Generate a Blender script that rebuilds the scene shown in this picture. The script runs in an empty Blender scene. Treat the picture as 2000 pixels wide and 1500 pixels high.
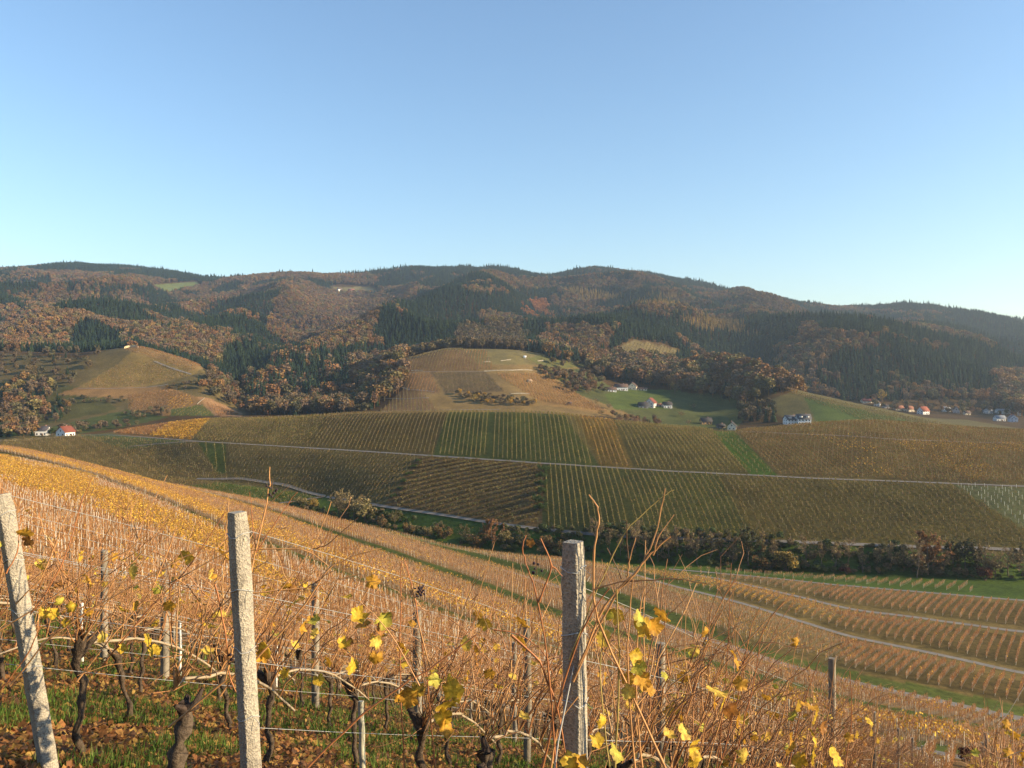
import bpy, math, random
import numpy as np

# ------------------------------------------------------------------ camera, sky, sun
SC = bpy.context.scene
F = 1555.0                     # focal length in pixels of the 2000 px wide photograph
UC, HY = 1000.0, 720.0         # principal column, horizon row
cd = bpy.data.cameras.new('camera'); cam = bpy.data.objects.new('camera', cd)
SC.collection.objects.link(cam); SC.camera = cam
cam.location = (0, 0, 0); cam.rotation_euler = (math.radians(90), 0, 0)
cd.sensor_width = 36; cd.lens = 36*F/2000; cd.shift_y = -30/2000
cd.clip_start = 0.05; cd.clip_end = 30000

SUN_AZ, SUN_EL = 101.0, 19.5    # azimuth measured from the view direction towards the right
w = bpy.data.worlds.new('World'); SC.world = w; w.use_nodes = True
nt = w.node_tree; bg = nt.nodes['Background']
sky = nt.nodes.new('ShaderNodeTexSky'); sky.sky_type = 'NISHITA'; sky.sun_disc = False
sky.sun_elevation = math.radians(SUN_EL); sky.sun_rotation = math.radians(SUN_AZ)
sky.altitude = 250; sky.air_density = 1.25; sky.dust_density = 0.05; sky.ozone_density = 3.5
nt.links.new(sky.outputs[0], bg.inputs[0]); bg.inputs[1].default_value = 0.105
ld = bpy.data.lights.new('sun', 'SUN'); ld.energy = 5.0; ld.angle = math.radians(0.6)
ld.color = (1.0, 0.79, 0.50)
sun = bpy.data.objects.new('sun', ld); SC.collection.objects.link(sun)
_a, _e = math.radians(SUN_AZ), math.radians(SUN_EL)
SDIR = (math.sin(_a)*math.cos(_e), math.cos(_a)*math.cos(_e), math.sin(_e))
from mathutils import Vector, Matrix
sun.rotation_euler = Vector(SDIR).to_track_quat('Z', 'Y').to_euler()
SC.view_settings.view_transform = 'Standard'; SC.view_settings.look = 'None'
SC.view_settings.exposure = 1.15; SC.view_settings.gamma = 1.0
cy = SC.cycles
cy.max_bounces = 5; cy.diffuse_bounces = 3; cy.glossy_bounces = 1; cy.transmission_bounces = 3
cy.transparent_max_bounces = 4; cy.volume_bounces = 0
cy.use_denoising = True; cy.use_adaptive_sampling = True; cy.adaptive_threshold = 0.02
HAZE = 0.00008

rng = np.random.default_rng(11); random.seed(5)
R = math.radians

# ------------------------------------------------------------------ noise
_perm = np.random.default_rng(3).random((256, 256))
def vnoise(x, y):
    x = np.asarray(x, float); y = np.asarray(y, float)
    xi = np.floor(x).astype(int); yi = np.floor(y).astype(int)
    fx = x-xi; fy = y-yi; fx = fx*fx*(3-2*fx); fy = fy*fy*(3-2*fy)
    a = _perm[xi & 255, yi & 255]; b = _perm[(xi+1) & 255, yi & 255]
    c = _perm[xi & 255, (yi+1) & 255]; d = _perm[(xi+1) & 255, (yi+1) & 255]
    return (a*(1-fx)+b*fx)*(1-fy)+(c*(1-fx)+d*fx)*fy
def fbm(x, y, o=4):
    s = 0; a = .5; t = 0
    for i in range(o):
        s = s+a*vnoise(x*2**i+17*i, y*2**i+31*i); t += a; a *= .5
    return s/t
def sstep(a, b, x):
    t = np.clip((np.asarray(x, float)-a)/(b-a), 0, 1); return t*t*(3-2*t)

# ------------------------------------------------------------------ terrain: lines of the land seen in the photograph
# every line is (column, row or None, depth or None, height or None): two of the last three are given
US = np.arange(-400, 2401, 5.0)
def line(pts, sm=20, mode='pz'):
    us = [p[0] for p in pts]; D = []; Z = []
    for u, a, b in pts:
        if mode == 'pz': z = b; d = -z/((a-HY)/F)
        elif mode == 'pd': d = b; z = -(a-HY)/F*d
        else: d = a; z = b
        D.append(d); Z.append(z)
    D = np.interp(US, us, D); Z = np.interp(US, us, Z)
    k = np.exp(-.5*(np.arange(-60, 61)*5/sm)**2); k /= k.sum()
    f = lambda v: np.convolve(np.pad(v, 60, mode='edge'), k, 'valid')
    return f(D), f(Z)
L = {}
L['N1'] = line([(-400, 20, -4.2), (0, 20, -5.9), (500, 20, -7.6), (1000, 20, -9.3), (1500, 20, -10.3), (2000, 20, -11.3), (2400, 20, -12.2)], 40, 'dz')
L['N2'] = line([(-400, 45, -6.5), (0, 45, -9.8), (500, 45, -14.6), (1000, 45, -18.4), (1500, 44, -21.2), (2000, 43, -23.6), (2400, 42, -25)], 40, 'dz')
L['N3'] = line([(-400, 140, -14), (0, 120, -18.8), (250, 105, -21.5), (500, 90, -24), (1000, 74, -27.2), (1500, 62, -28.2), (2000, 57, -29.6), (2400, 52, -30)], 40, 'dz')
L['C'] = line([(-400, 430, -36), (0, 330, -35.2), (250, 228, -34.6), (440, 170, -34.8), (640, 137, -34.8), (850, 113, -34.6), (1000, 101, -34.4), (1100, 97, -34.8), (1500, 80, -35), (1920, 71, -34.8), (2400, 62, -35)], 40, 'dz')
L['B'] = line([(-400, 480, -50), (0, 400, -38.1), (150, 385, -46), (300, 372, -53.5), (490, 318, -55), (665, 259, -55), (830, 221, -55), (1000, 190, -55), (1100, 175, -55), (1257, 158, -55), (1430, 143, -55), (1700, 128, -55), (1970, 119, -55), (2400, 108, -55)], 30, 'dz')
L['A'] = line([(-400, 520, -62), (0, 440, -50), (300, 425, -62), (500, 400, -66), (700, 340, -66), (890, 287, -66), (1000, 265, -66), (1100, 246, -66), (1300, 209, -66), (1510, 184, -66.5), (1700, 172, -67.5), (2000, 161, -69.8), (2400, 150, -71)], 30, 'dz')
L['Z'] = line([(-400, 545, -66), (0, 465, -58), (300, 450, -68), (500, 430, -72), (700, 375, -72), (890, 325, -73), (1000, 318, -74), (1130, 311, -73), (1300, 274, -73), (1650, 222, -73.5), (2000, 196, -74.4), (2400, 185, -75)], 30, 'dz')
L['Y'] = line([(-400, 570, -68), (0, 480, -60), (300, 462, -70), (500, 442, -76), (700, 392, -78), (890, 345, -79), (1000, 335, -79), (1130, 325, -78), (1400, 296, -77), (1650, 258, -77), (2000, 236, -77.5), (2400, 225, -77.5)], 30, 'dz')
L['X'] = line([(-400, 590, -68), (0, 492, -61), (300, 474, -71), (500, 452, -77), (700, 405, -79.5), (890, 358, -81), (1000, 348, -81), (1130, 337, -80), (1300, 320, -80), (1650, 293, -80), (2000, 274, -80), (2400, 268, -80)], 30, 'dz')
L['V'] = line([(-400, 610, -68), (0, 505, -62), (300, 490, -72), (500, 466, -79), (700, 424, -82), (890, 378, -84), (1000, 364, -84), (1200, 345, -84), (1500, 332, -84), (1700, 322, -83.5), (2000, 312, -83), (2400, 306, -83)], 30, 'dz')
L['L'] = line([(-400, 640, -64), (0, 530, -61), (300, 520, -69), (500, 490, -73), (630, 468, -75), (740, 434, -75), (1000, 381, -75.5), (1200, 355, -75), (1500, 346, -75), (1700, 338, -75), (2000, 329, -75), (2400, 325, -75)], 30, 'dz')
L['M'] = line([(-400, 660, -56), (0, 590, -53.9), (200, 607, -50), (385, 547, -50), (600, 517, -51.5), (820, 483, -52.5), (1060, 445, -53), (1300, 416, -53.5), (1600, 391, -54), (2000, 365, -54), (2400, 355, -54)], 20, 'dz')
L['K'] = line([(-400, 862, 700), (0, 860, 625), (200, 847, 640), (260, 839, 650), (330, 828, 650), (400, 820, 645), (520, 818, 620), (700, 808, 580), (860, 805, 555), (1000, 805, 540), (1100, 810, 530), (1200, 824, 520), (1300, 834, 508), (1430, 843, 500), (1500, 838, 505), (1600, 828, 515), (1700, 823, 520), (1800, 830, 525), (1900, 838, 525), (2000, 843, 525), (2400, 850, 525)], 15, 'pd')
L['T0'] = line([(-400, 760, -50), (0, 690, -54), (200, 700, -58), (400, 720, -60), (700, 670, -60), (1000, 650, -58), (1200, 640, -64), (1430, 630, -68), (1600, 640, -66), (2000, 640, -68), (2400, 640, -70)], 30, 'dz')
L['Q0'] = line([(-400, 830, 800), (0, 828, 770), (150, 826, 780), (400, 812, 790), (470, 812, 800), (700, 810, 790), (1000, 802, 780), (1150, 808, 780), (1250, 822, 790), (1400, 828, 800), (1600, 812, 770), (1700, 820, 770), (1850, 840, 740), (2000, 850, 730), (2400, 860, 720)], 25, 'pd')
L['Q1'] = line([(-400, 760, 900), (0, 760, 900), (150, 758, 890), (300, 756, 900), (400, 772, 870), (470, 808, 870), (600, 802, 880), (700, 795, 880), (800, 745, 900), (1000, 740, 900), (1150, 765, 920), (1250, 775, 930), (1400, 785, 920), (1500, 768, 860), (1600, 775, 840), (1700, 793, 820), (1850, 826, 790), (2000, 842, 775), (2400, 860, 760)], 20, 'pd')
L['Q2'] = line([(-400, 680, 1080), (0, 685, 1050), (150, 690, 1010), (270, 676, 1000), (330, 692, 985), (400, 716, 960), (470, 790, 950), (560, 788, 980), (700, 755, 980), (780, 705, 1000), (870, 682, 1040), (1000, 684, 1060), (1100, 700, 1080), (1200, 735, 1080), (1300, 738, 1080), (1400, 716, 1040), (1480, 728, 960), (1560, 763, 900), (1700, 794, 850), (1850, 828, 815), (2000, 846, 800), (2400, 860, 790)], 14, 'pd')
L['T2'] = line([(-400, 1220, 35), (0, 1180, 22), (270, 1150, 18), (400, 1120, -12), (470, 1040, -42), (560, 1080, -38), (700, 1100, -22), (790, 1140, 12), (880, 1160, 30), (1000, 1170, 30), (1100, 1200, 22), (1250, 1240, 18), (1300, 1230, 4), (1400, 1200, -25), (1500, 1120, -52), (1600, 1080, -58), (1700, 1060, -60), (1850, 1080, -64), (2000, 1100, -66), (2400, 1100, -66)], 25, 'dz')
L['T3'] = line([(-400, 640, 1650), (0, 628, 1600), (200, 640, 1600), (400, 672, 1600), (560, 718, 1500), (660, 690, 1550), (740, 672, 1600), (850, 645, 1600), (1000, 634, 1650), (1150, 648, 1650), (1300, 664, 1650), (1450, 684, 1650), (1600, 706, 1600), (1750, 716, 1550), (1900, 722, 1500), (2000, 738, 1500), (2400, 745, 1500)], 30, 'pd')
L['T4'] = line([(-400, 580, 2500), (0, 576, 2450), (200, 574, 2450), (400, 592, 2450), (600, 600, 2400), (740, 616, 2350), (850, 592, 2300), (1000, 575, 2350), (1150, 588, 2350), (1300, 606, 2300), (1450, 628, 2250), (1600, 654, 2200), (1700, 664, 2200), (1850, 672, 2150), (2000, 690, 2100), (2400, 700, 2100)], 30, 'pd')
L['S'] = line([(-400, 560, 3600), (-100, 545, 3600), (0, 536, 3600), (60, 532, 3600), (100, 528, 3600), (160, 524, 3700), (250, 530, 3700), (330, 539, 3650), (400, 548, 3500), (430, 549, 3400), (460, 545, 3300), (520, 545, 3300), (600, 547, 3300), (700, 546, 3400), (760, 537, 3400), (830, 531, 3400), (900, 529, 3400), (960, 532, 3400), (1020, 542, 3400), (1075, 547, 3400), (1110, 538, 3400), (1150, 530, 3400), (1200, 535, 3400), (1280, 548, 3350), (1400, 571, 3250), (1500, 587, 3150), (1600, 602, 3050), (1650, 605, 3000), (1700, 603, 2950), (1760, 599, 2900), (1820, 600, 2850), (1880, 612, 2850), (1940, 627, 2850), (2000, 634, 2850), (2400, 660, 2850)], 9, 'pd')
L['E'] = (L['S'][0]+700, L['S'][1]-90)
L['O'] = (L['S'][0]*0+1.0, None)
ORDER = ['N1', 'N2', 'N3', 'C', 'B', 'A', 'Z', 'Y', 'X', 'V', 'L', 'M', 'K', 'T0', 'Q0', 'Q1', 'Q2', 'T2', 'T3', 'T4', 'S', 'E']
DG = np.concatenate([np.arange(0, 60, 2.0), np.arange(60, 700, 1.5), np.arange(700, 1300, 4.0), np.arange(1300, 4600, 12.0)])
def pchip(xk, yk, x):
    h = np.diff(xk); d = np.diff(yk)/h
    m = np.zeros_like(yk); m[0] = d[0]; m[-1] = d[-1]
    for i in range(1, len(xk)-1):
        if d[i-1]*d[i] > 0:
            w1 = 2*h[i]+h[i-1]; w2 = h[i]+2*h[i-1]
            m[i] = (w1+w2)/(w1/d[i-1]+w2/d[i])
    i = np.clip(np.searchsorted(xk, x)-1, 0, len(h)-1); t = (x-xk[i])/h[i]
    return ((2*t**3-3*t**2+1)*yk[i]+(t**3-2*t**2+t)*h[i]*m[i]+(-2*t**3+3*t**2)*yk[i+1]+(t**3-t**2)*h[i]*m[i+1])
ZT = np.zeros((len(US), len(DG)))
for i in range(len(US)):
    xk = [0.0]; yk = [-1.5]
    for k in ORDER:
        d = L[k][0][i]; z = L[k][1][i]
        if d <= xk[-1]+4: d = xk[-1]+4
        xk.append(d); yk.append(z)
    xk = np.array(xk); yk = np.array(yk)
    dd = np.minimum(DG, xk[-1])
    v = pchip(xk, yk, dd)
    ZT[i] = v
def tab(x, y):
    y = np.maximum(y, .5)
    u = np.clip(UC+F*x/y, US[0], US[-1]-1e-3)
    iu = (u-US[0])/5.0; a = np.floor(iu).astype(int); fa = iu-a
    jd = np.clip(np.searchsorted(DG, y)-1, 0, len(DG)-2); fb = np.clip((y-DG[jd])/(DG[jd+1]-DG[jd]), 0, 1)
    return ((ZT[a, jd]*(1-fa)+ZT[a+1, jd]*fa)*(1-fb)+(ZT[a, jd+1]*(1-fa)+ZT[a+1, jd+1]*fa)*fb)
def Dl(k, u): return np.interp(u, US, L[k][0])
SPURS = [  # ridge lines of the wooded hills: (column, depth) points, height, half width
    ([(985, 2500), (900, 2050), (790, 1700), (700, 1420), (600, 1200), (540, 1080)], 42, 100),
    ([(560, 2700), (520, 2200), (470, 1800), (420, 1450), (390, 1250)], 32, 110),
    ([(250, 2900), (230, 2300), (200, 1800), (170, 1400)], 26, 120),
    ([(740, 1180), (730, 1050), (715, 930)], 30, 60),
    ([(1230, 2800), (1250, 2300), (1290, 1800), (1330, 1450)], 40, 120),
    ([(1480, 2500), (1530, 2100), (1580, 1700), (1620, 1350)], 42, 120),
    ([(1800, 2500), (1820, 2100), (1790, 1750), (1760, 1400)], 40, 130),
    ([(40, 3000), (20, 2400), (0, 1900)], 30, 130),
]
SP = []
for pts, h, wd in SPURS:
    SP.append((np.array([((u-UC)/F*d, d) for u, d in pts]), h, wd))
def H(x, y):
    x = np.asarray(x, float); y = np.asarray(y, float)
    pl = np.clip(-1.06-.209*x-.376*y, -80, 40)
    pl = pl-.5*(1-sstep(.9, 2.3, np.hypot(x, y)))
    wt = sstep(10, 22, y)
    z = pl*(1-wt)+tab(x, y)*wt
    if np.any(y > 900):
        far = sstep(1120, 1500, y)*(1-.85*sstep(2500, 3000, y))
        n = fbm(x/330+5, y/330, 3); rg = 1-np.abs(2*fbm(x/420+9.3, y/600+2.2, 3)-1)*2
        z = z+far*((rg-.55)*62+(n-.5)*44)+sstep(2700, 3100, y)*(fbm(x/150+50, y/400, 3)-.5)*26
        for P, h, wd in SP:
            best = np.full(x.shape, 1e9)
            for a, b in zip(P[:-1], P[1:]):
                ab = b-a; t = np.clip(((x-a[0])*ab[0]+(y-a[1])*ab[1])/(ab@ab), 0, 1)
                best = np.minimum(best, np.hypot(x-a[0]-t*ab[0], y-a[1]-t*ab[1]))
            z = z+h*np.exp(-(best/wd)**2)*sstep(950, 1250, y)*(1-sstep(2500, 3000, y)) if wd > 70 else z+h*.0
    nr = (y > 40) & (y < 420)
    if np.any(nr):
        u = UC+F*x/np.maximum(y, 1)
        for q, c in (('C', 1.0), ('B', 1.0), ('A', .9), ('Z', .5), ('Y', .35)):
            t = (y-Dl(q, u))/np.maximum(y, 1); z = z-nr*c*.0095*y*sstep(-.075, -.045, t)*(1-sstep(.012, .07, t))
    z = z+(fbm(x/14, y/14, 3)-.5)*.35*sstep(6, 40, y)*(1-.5*sstep(300, 500, y))
    z = z+(fbm(x/1.3+3, y/1.3, 3)-.5)*.10*(1-sstep(30, 60, y))
    return z
def U(x, y): return UC+F*x/np.maximum(y, .1)
def PY(y, z): return HY-F*z/np.maximum(y, .1)
_scan = np.concatenate([np.arange(2, 60, .25), np.arange(60, 700, .7), np.arange(700, 1400, 2.5), np.arange(1400, 4300, 8)])
_pc = {}
def pick(u, py, dmin=2, dmax=4300):
    """world point of the ground seen at a pixel, looking no nearer than dmin"""
    ku = round(u)
    if ku not in _pc:
        d = _scan; zz = H((ku-UC)/F*d, d); _pc[ku] = (zz, HY-F*zz/d)
    zz, p = _pc[ku]; m = (_scan >= dmin) & (_scan <= dmax)
    d = _scan[m]; q = p[m]; hit = np.nonzero(q <= py)[0]
    i = hit[0] if len(hit) else int(np.argmin(np.abs(q-py)))
    dd = d[i]; x = (u-UC)/F*dd
    return float(x), float(dd), float(H(np.array([x]), np.array([dd]))[0])

# ------------------------------------------------------------------ mesh and object helpers
C = SC.collection
def inpoly(px, py, poly):
    px = np.asarray(px); py = np.asarray(py); c = np.zeros(px.shape, bool); n = len(poly)
    for i in range(n):
        x1, y1 = poly[i]; x2, y2 = poly[(i+1) % n]
        if y1 == y2: continue
        cnd = ((y1 > py) != (y2 > py)) & (px < (x2-x1)*(py-y1)/(y2-y1)+x1); c ^= cnd
    return c
class MB:
    """collects vertices, faces and vertex colours and links them as one mesh object"""
    def __init__(s): s.V = []; s.Fc = []; s.Cc = []; s.n = 0; s.mi = []
    def add(s, V, Fa, col=(1, 1, 1), mi=0):
        V = np.asarray(V, float).reshape(-1, 3); Fa = np.asarray(Fa, int)
        col = np.asarray(col, float)
        if col.ndim == 1: col = np.tile(col, (len(V), 1))
        s.V.append(V); s.Fc.append(Fa+s.n); s.Cc.append(col); s.n += len(V); s.mi.append(np.full(len(Fa), mi))
    def mesh(s, name, mats, smooth=False):
        me = bpy.data.meshes.new(name)
        V = np.concatenate(s.V); me.vertices.add(len(V)); me.vertices.foreach_set('co', V.ravel())
        fl = [f for f in s.Fc]; tot = np.concatenate([np.full(len(f), f.shape[1]) for f in fl])
        loops = np.concatenate([f.ravel() for f in fl]); me.loops.add(len(loops)); me.polygons.add(len(tot))
        me.loops.foreach_set('vertex_index', loops.astype(np.int32))
        st = np.concatenate([[0], np.cumsum(tot)[:-1]]); me.polygons.foreach_set('loop_start', st.astype(np.int32))
        me.polygons.foreach_set('material_index', np.concatenate(s.mi).astype(np.int32))
        if smooth: me.polygons.foreach_set('use_smooth', np.ones(len(tot), bool))
        ca = me.color_attributes.new('tint', 'FLOAT_COLOR', 'POINT')
        cc = np.concatenate(s.Cc); cc = np.hstack([cc, np.ones((len(cc), 1))]); ca.data.foreach_set('color', cc.ravel())
        me.update(calc_edges=True)
        for m in (mats if isinstance(mats, (list, tuple)) else [mats]): me.materials.append(m)
        return me
    def build(s, name, mats, parent=None, smooth=False, loc=None):
        me = s.mesh(name, mats, smooth); o = bpy.data.objects.new(name, me); C.objects.link(o)
        if parent is not None: o.parent = parent
        if loc is not None: o.location = loc
        return o
def tag(o, label=None, cat=None, group=None, kind=None):
    if label: o['label'] = label
    if cat: o['category'] = cat
    if group: o['group'] = group
    if kind: o['kind'] = kind
    return o
def empty(name, loc, label, cat, group=None, rz=0):
    o = bpy.data.objects.new(name, None); C.objects.link(o); o.location = loc; o.rotation_euler = (0, 0, rz)
    o.empty_display_size = .3
    return tag(o, label, cat, group)
def copy_tree(o, parent=None):
    c = o.copy(); C.objects.link(c); c.parent = parent
    for ch in list(o.children): copy_tree(ch, c)
    return c
def quads(P, A, B, col):
    """P centres, A and B half axes (n,3) -> quads"""
    n = len(P); V = np.stack([P-A-B, P+A-B, P+A+B, P-A+B], 1).reshape(-1, 3)
    Fa = np.arange(4*n).reshape(n, 4); return V, Fa, np.repeat(col, 4, axis=0)
def rdir(n, g=rng):
    v = g.normal(size=(n, 3)); return v/np.linalg.norm(v, axis=1, keepdims=True)
def tube(mb, pts, rad, col, sides=5, mi=0, cap=True, jit=0):
    P = np.asarray(pts, float); n = len(P); rad = np.broadcast_to(np.asarray(rad, float), (n,))
    T = np.gradient(P, axis=0); T /= np.linalg.norm(T, axis=1, keepdims=True)+1e-9
    ref = np.array([0, 0, 1.]) if abs(T[:, 2]).mean() < .8 else np.array([1., 0, 0])
    A = np.cross(T, ref); A /= np.linalg.norm(A, axis=1, keepdims=True)+1e-9; B = np.cross(T, A)
    th = np.arange(sides)*2*np.pi/sides
    rj = rad[:, None, None]*(1+jit*rng.normal(size=(n, sides, 1)))
    V = P[:, None]+rj*(np.cos(th)[None, :, None]*A[:, None]+np.sin(th)[None, :, None]*B[:, None])
    i = np.arange(n-1)[:, None]*sides; j = np.arange(sides)[None]; j2 = (j+1) % sides
    Fa = np.stack([i+j, i+j2, i+sides+j2, i+sides+j], -1).reshape(-1, 4)
    V = V.reshape(-1, 3)
    mb.add(V, Fa, col, mi)
    if cap and sides == 4:
        mb.add(V[-4:], [[0, 1, 2, 3]], col if np.ndim(col) == 1 else np.asarray(col)[-4:], mi)
def boxv(mb, c, s, col=(1, 1, 1), mi=0, rz=0, taper=1.0):
    x, y, z = s[0]/2, s[1]/2, s[2]/2
    V = np.array([(-x, -y, -z), (x, -y, -z), (x, y, -z), (-x, y, -z), (-x*taper, -y*taper, z), (x*taper, -y*taper, z), (x*taper, y*taper, z), (-x*taper, y*taper, z)])
    ca, sa = math.cos(rz), math.sin(rz); V = np.stack([V[:, 0]*ca-V[:, 1]*sa, V[:, 0]*sa+V[:, 1]*ca, V[:, 2]], 1)+np.array(c)
    mb.add(V, [[0, 3, 2, 1], [4, 5, 6, 7], [0, 1, 5, 4], [1, 2, 6, 5], [2, 3, 7, 6], [3, 0, 4, 7]], col, mi)
#MAT
# ------------------------------------------------------------------ materials
def newmat(name):
    m = bpy.data.materials.new(name); m.use_nodes = True; n = m.node_tree.nodes; n.clear()
    out = n.new('ShaderNodeOutputMaterial'); return m, n, m.node_tree.links, out
def mixc(n, l, a, b, fac, mode='MULTIPLY'):
    k = n.new('ShaderNodeMix'); k.data_type = 'RGBA'; k.blend_type = mode
    for s, v in ((k.inputs[6], a), (k.inputs[7], b)):
        if isinstance(v, (tuple, list)): s.default_value = (*v[:3], 1)
        else: l.new(v, s)
    if isinstance(fac, (int, float)): k.inputs[0].default_value = fac
    else: l.new(fac, k.inputs[0])
    return k.outputs[2]
def noise(n, l, scale, detail=3, rough=.55, vec=None):
    t = n.new('ShaderNodeTexNoise'); t.inputs['Scale'].default_value = scale; t.inputs['Detail'].default_value = detail
    t.inputs['Roughness'].default_value = rough
    if vec is not None: l.new(vec, t.inputs['Vector'])
    return t
def ramp(n, l, src, stops):
    r = n.new('ShaderNodeValToRGB'); e = r.color_ramp.elements
    e[0].position = stops[0][0]; e[0].color = (*stops[0][1], 1); e[1].position = stops[-1][0]; e[1].color = (*stops[-1][1], 1)
    for p, c in stops[1:-1]:
        q = e.new(p); q.color = (*c, 1)
    l.new(src, r.inputs[0]); return r.outputs[0]
def attr_mat(name, rough=.85, trans=0.0, instancer=False, var=.0, scale=3.0, base=None, spec=.2, bump=0, bscale=40, far=False):
    m, n, l, out = newmat(name)
    if base is None:
        a = n.new('ShaderNodeAttribute'); a.attribute_name = 'tint'; col = a.outputs[0]
        if instancer:
            b = n.new('ShaderNodeAttribute'); b.attribute_name = 'itint'; b.attribute_type = 'INSTANCER'
            col = mixc(n, l, col, b.outputs[0], 1.0)
    else: col = base
    tc = n.new('ShaderNodeTexCoord')
    geo = n.new('ShaderNodeNewGeometry')
    if var > 0:
        t = noise(n, l, scale, 4, .6, geo.outputs['Position'] if far else tc.outputs['Object'])
        r = ramp(n, l, t.outputs[0], [(.25, (1-var,)*3), (.75, (1+var*.6,)*3)])
        col = mixc(n, l, col, r, 1.0)
    p = n.new('ShaderNodeBsdfPrincipled'); p.inputs['Roughness'].default_value = rough
    p.inputs['Specular IOR Level'].default_value = spec
    if isinstance(col, tuple): p.inputs['Base Color'].default_value = (*col, 1)
    else: l.new(col, p.inputs['Base Color'])
    if bump:
        b2 = noise(n, l, bscale, 4, .6, geo.outputs['Position'] if far else tc.outputs['Object']); bp = n.new('ShaderNodeBump')
        bp.inputs['Strength'].default_value = bump; bp.inputs['Distance'].default_value = .01
        l.new(b2.outputs[0], bp.inputs['Height']); l.new(bp.outputs[0], p.inputs['Normal'])
    if trans > 0:
        tr = n.new('ShaderNodeBsdfTranslucent')
        if isinstance(col, tuple): tr.inputs[0].default_value = (*col, 1)
        else: l.new(col, tr.inputs[0])
        mx = n.new('ShaderNodeMixShader'); mx.inputs[0].default_value = trans
        l.new(p.outputs[0], mx.inputs[1]); l.new(tr.outputs[0], mx.inputs[2]); l.new(mx.outputs[0], out.inputs[0])
    else: l.new(p.outputs[0], out.inputs[0])
    return m
M = {}
M['leaf'] = attr_mat('autumn_leaf', .6, .35, var=.6, scale=42)
M['cane'] = attr_mat('cane_bark', .55, var=.35, scale=25, spec=.3)
M['bark'] = attr_mat('vine_bark', .95, var=.65, scale=45, bump=1.0, bscale=70)
M['rows'] = attr_mat('vine_rows', .8, .25)
M['forest'] = attr_mat('forest_foliage', .85, .12, instancer=True)
M['tree'] = attr_mat('tree_foliage', .8, .25)
M['wood'] = attr_mat('weathered_wood', .85, var=.3, scale=12, bump=.5, bscale=30)
M['wire'] = attr_mat('galvanised_wire', .4, base=(.42, .42, .40), spec=.6)
M['ground'] = None

# concrete
m, n, l, out = newmat('aggregate_concrete'); tc = n.new('ShaderNodeTexCoord'); p = n.new('ShaderNodeBsdfPrincipled')
t1 = noise(n, l, 9, 4, .6, tc.outputs['Object']); t2 = n.new('ShaderNodeTexVoronoi'); t2.inputs['Scale'].default_value = 130
l.new(tc.outputs['Object'], t2.inputs['Vector'])
c1 = ramp(n, l, t1.outputs[0], [(.3, (.28, .25, .20)), (.6, (.37, .335, .27)), (.8, (.31, .29, .22))])
c2 = ramp(n, l, t2.outputs['Color'], [(.1, (.55, .52, .5)), (.5, (1, 1, 1)), (.9, (1.25, 1.2, 1.1))])
l.new(mixc(n, l, c1, c2, .8), p.inputs['Base Color']); p.inputs['Roughness'].default_value = .92
bp = n.new('ShaderNodeBump'); bp.inputs['Strength'].default_value = .9; bp.inputs['Distance'].default_value = .004
l.new(t2.outputs['Distance'], bp.inputs['Height']); l.new(bp.outputs[0], p.inputs['Normal']); l.new(p.outputs[0], out.inputs[0])
M['concrete'] = m

# ground: painted field colours x world-space noise at three sizes
m, n, l, out = newmat('hill_ground'); geo = n.new('ShaderNodeNewGeometry'); p = n.new('ShaderNodeBsdfPrincipled')
a = n.new('ShaderNodeAttribute'); a.attribute_name = 'tint'
q1 = noise(n, l, .05, 5, .6, geo.outputs['Position']); q2 = noise(n, l, .7, 5, .65, geo.outputs['Position']); q3 = noise(n, l, 14, 4, .7, geo.outputs['Position'])
c = mixc(n, l, a.outputs[0], ramp(n, l, q1.outputs[0], [(.3, (.72, .72, .75)), (.7, (1.25, 1.22, 1.15))]), 1.0)
c = mixc(n, l, c, ramp(n, l, q2.outputs[0], [(.3, (.62, .62, .62)), (.7, (1.35, 1.33, 1.25))]), 1.0)
c = mixc(n, l, c, ramp(n, l, q3.outputs[0], [(.3, (.6, .6, .6)), (.7, (1.4, 1.35, 1.25))]), 1.0)
l.new(c, p.inputs['Base Color']); p.inputs['Roughness'].default_value = .95; p.inputs['Specular IOR Level'].default_value = .05
bp = n.new('ShaderNodeBump'); bp.inputs['Strength'].default_value = .6; bp.inputs['Distance'].default_value = .06
l.new(q3.outputs[0], bp.inputs['Height']); l.new(bp.outputs[0], p.inputs['Normal']); l.new(p.outputs[0], out.inputs[0])
M['ground'] = m
m, n, l, out = newmat('path_gravel'); geo = n.new('ShaderNodeNewGeometry'); p = n.new('ShaderNodeBsdfPrincipled')
q1 = noise(n, l, .4, 5, .65, geo.outputs['Position'])
l.new(ramp(n, l, q1.outputs[0], [(.3, (.13, .115, .10)), (.55, (.18, .16, .135)), (.75, (.22, .195, .16))]), p.inputs['Base Color'])
p.inputs['Roughness'].default_value = .9; l.new(p.outputs[0], out.inputs[0]); M['path'] = m
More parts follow.
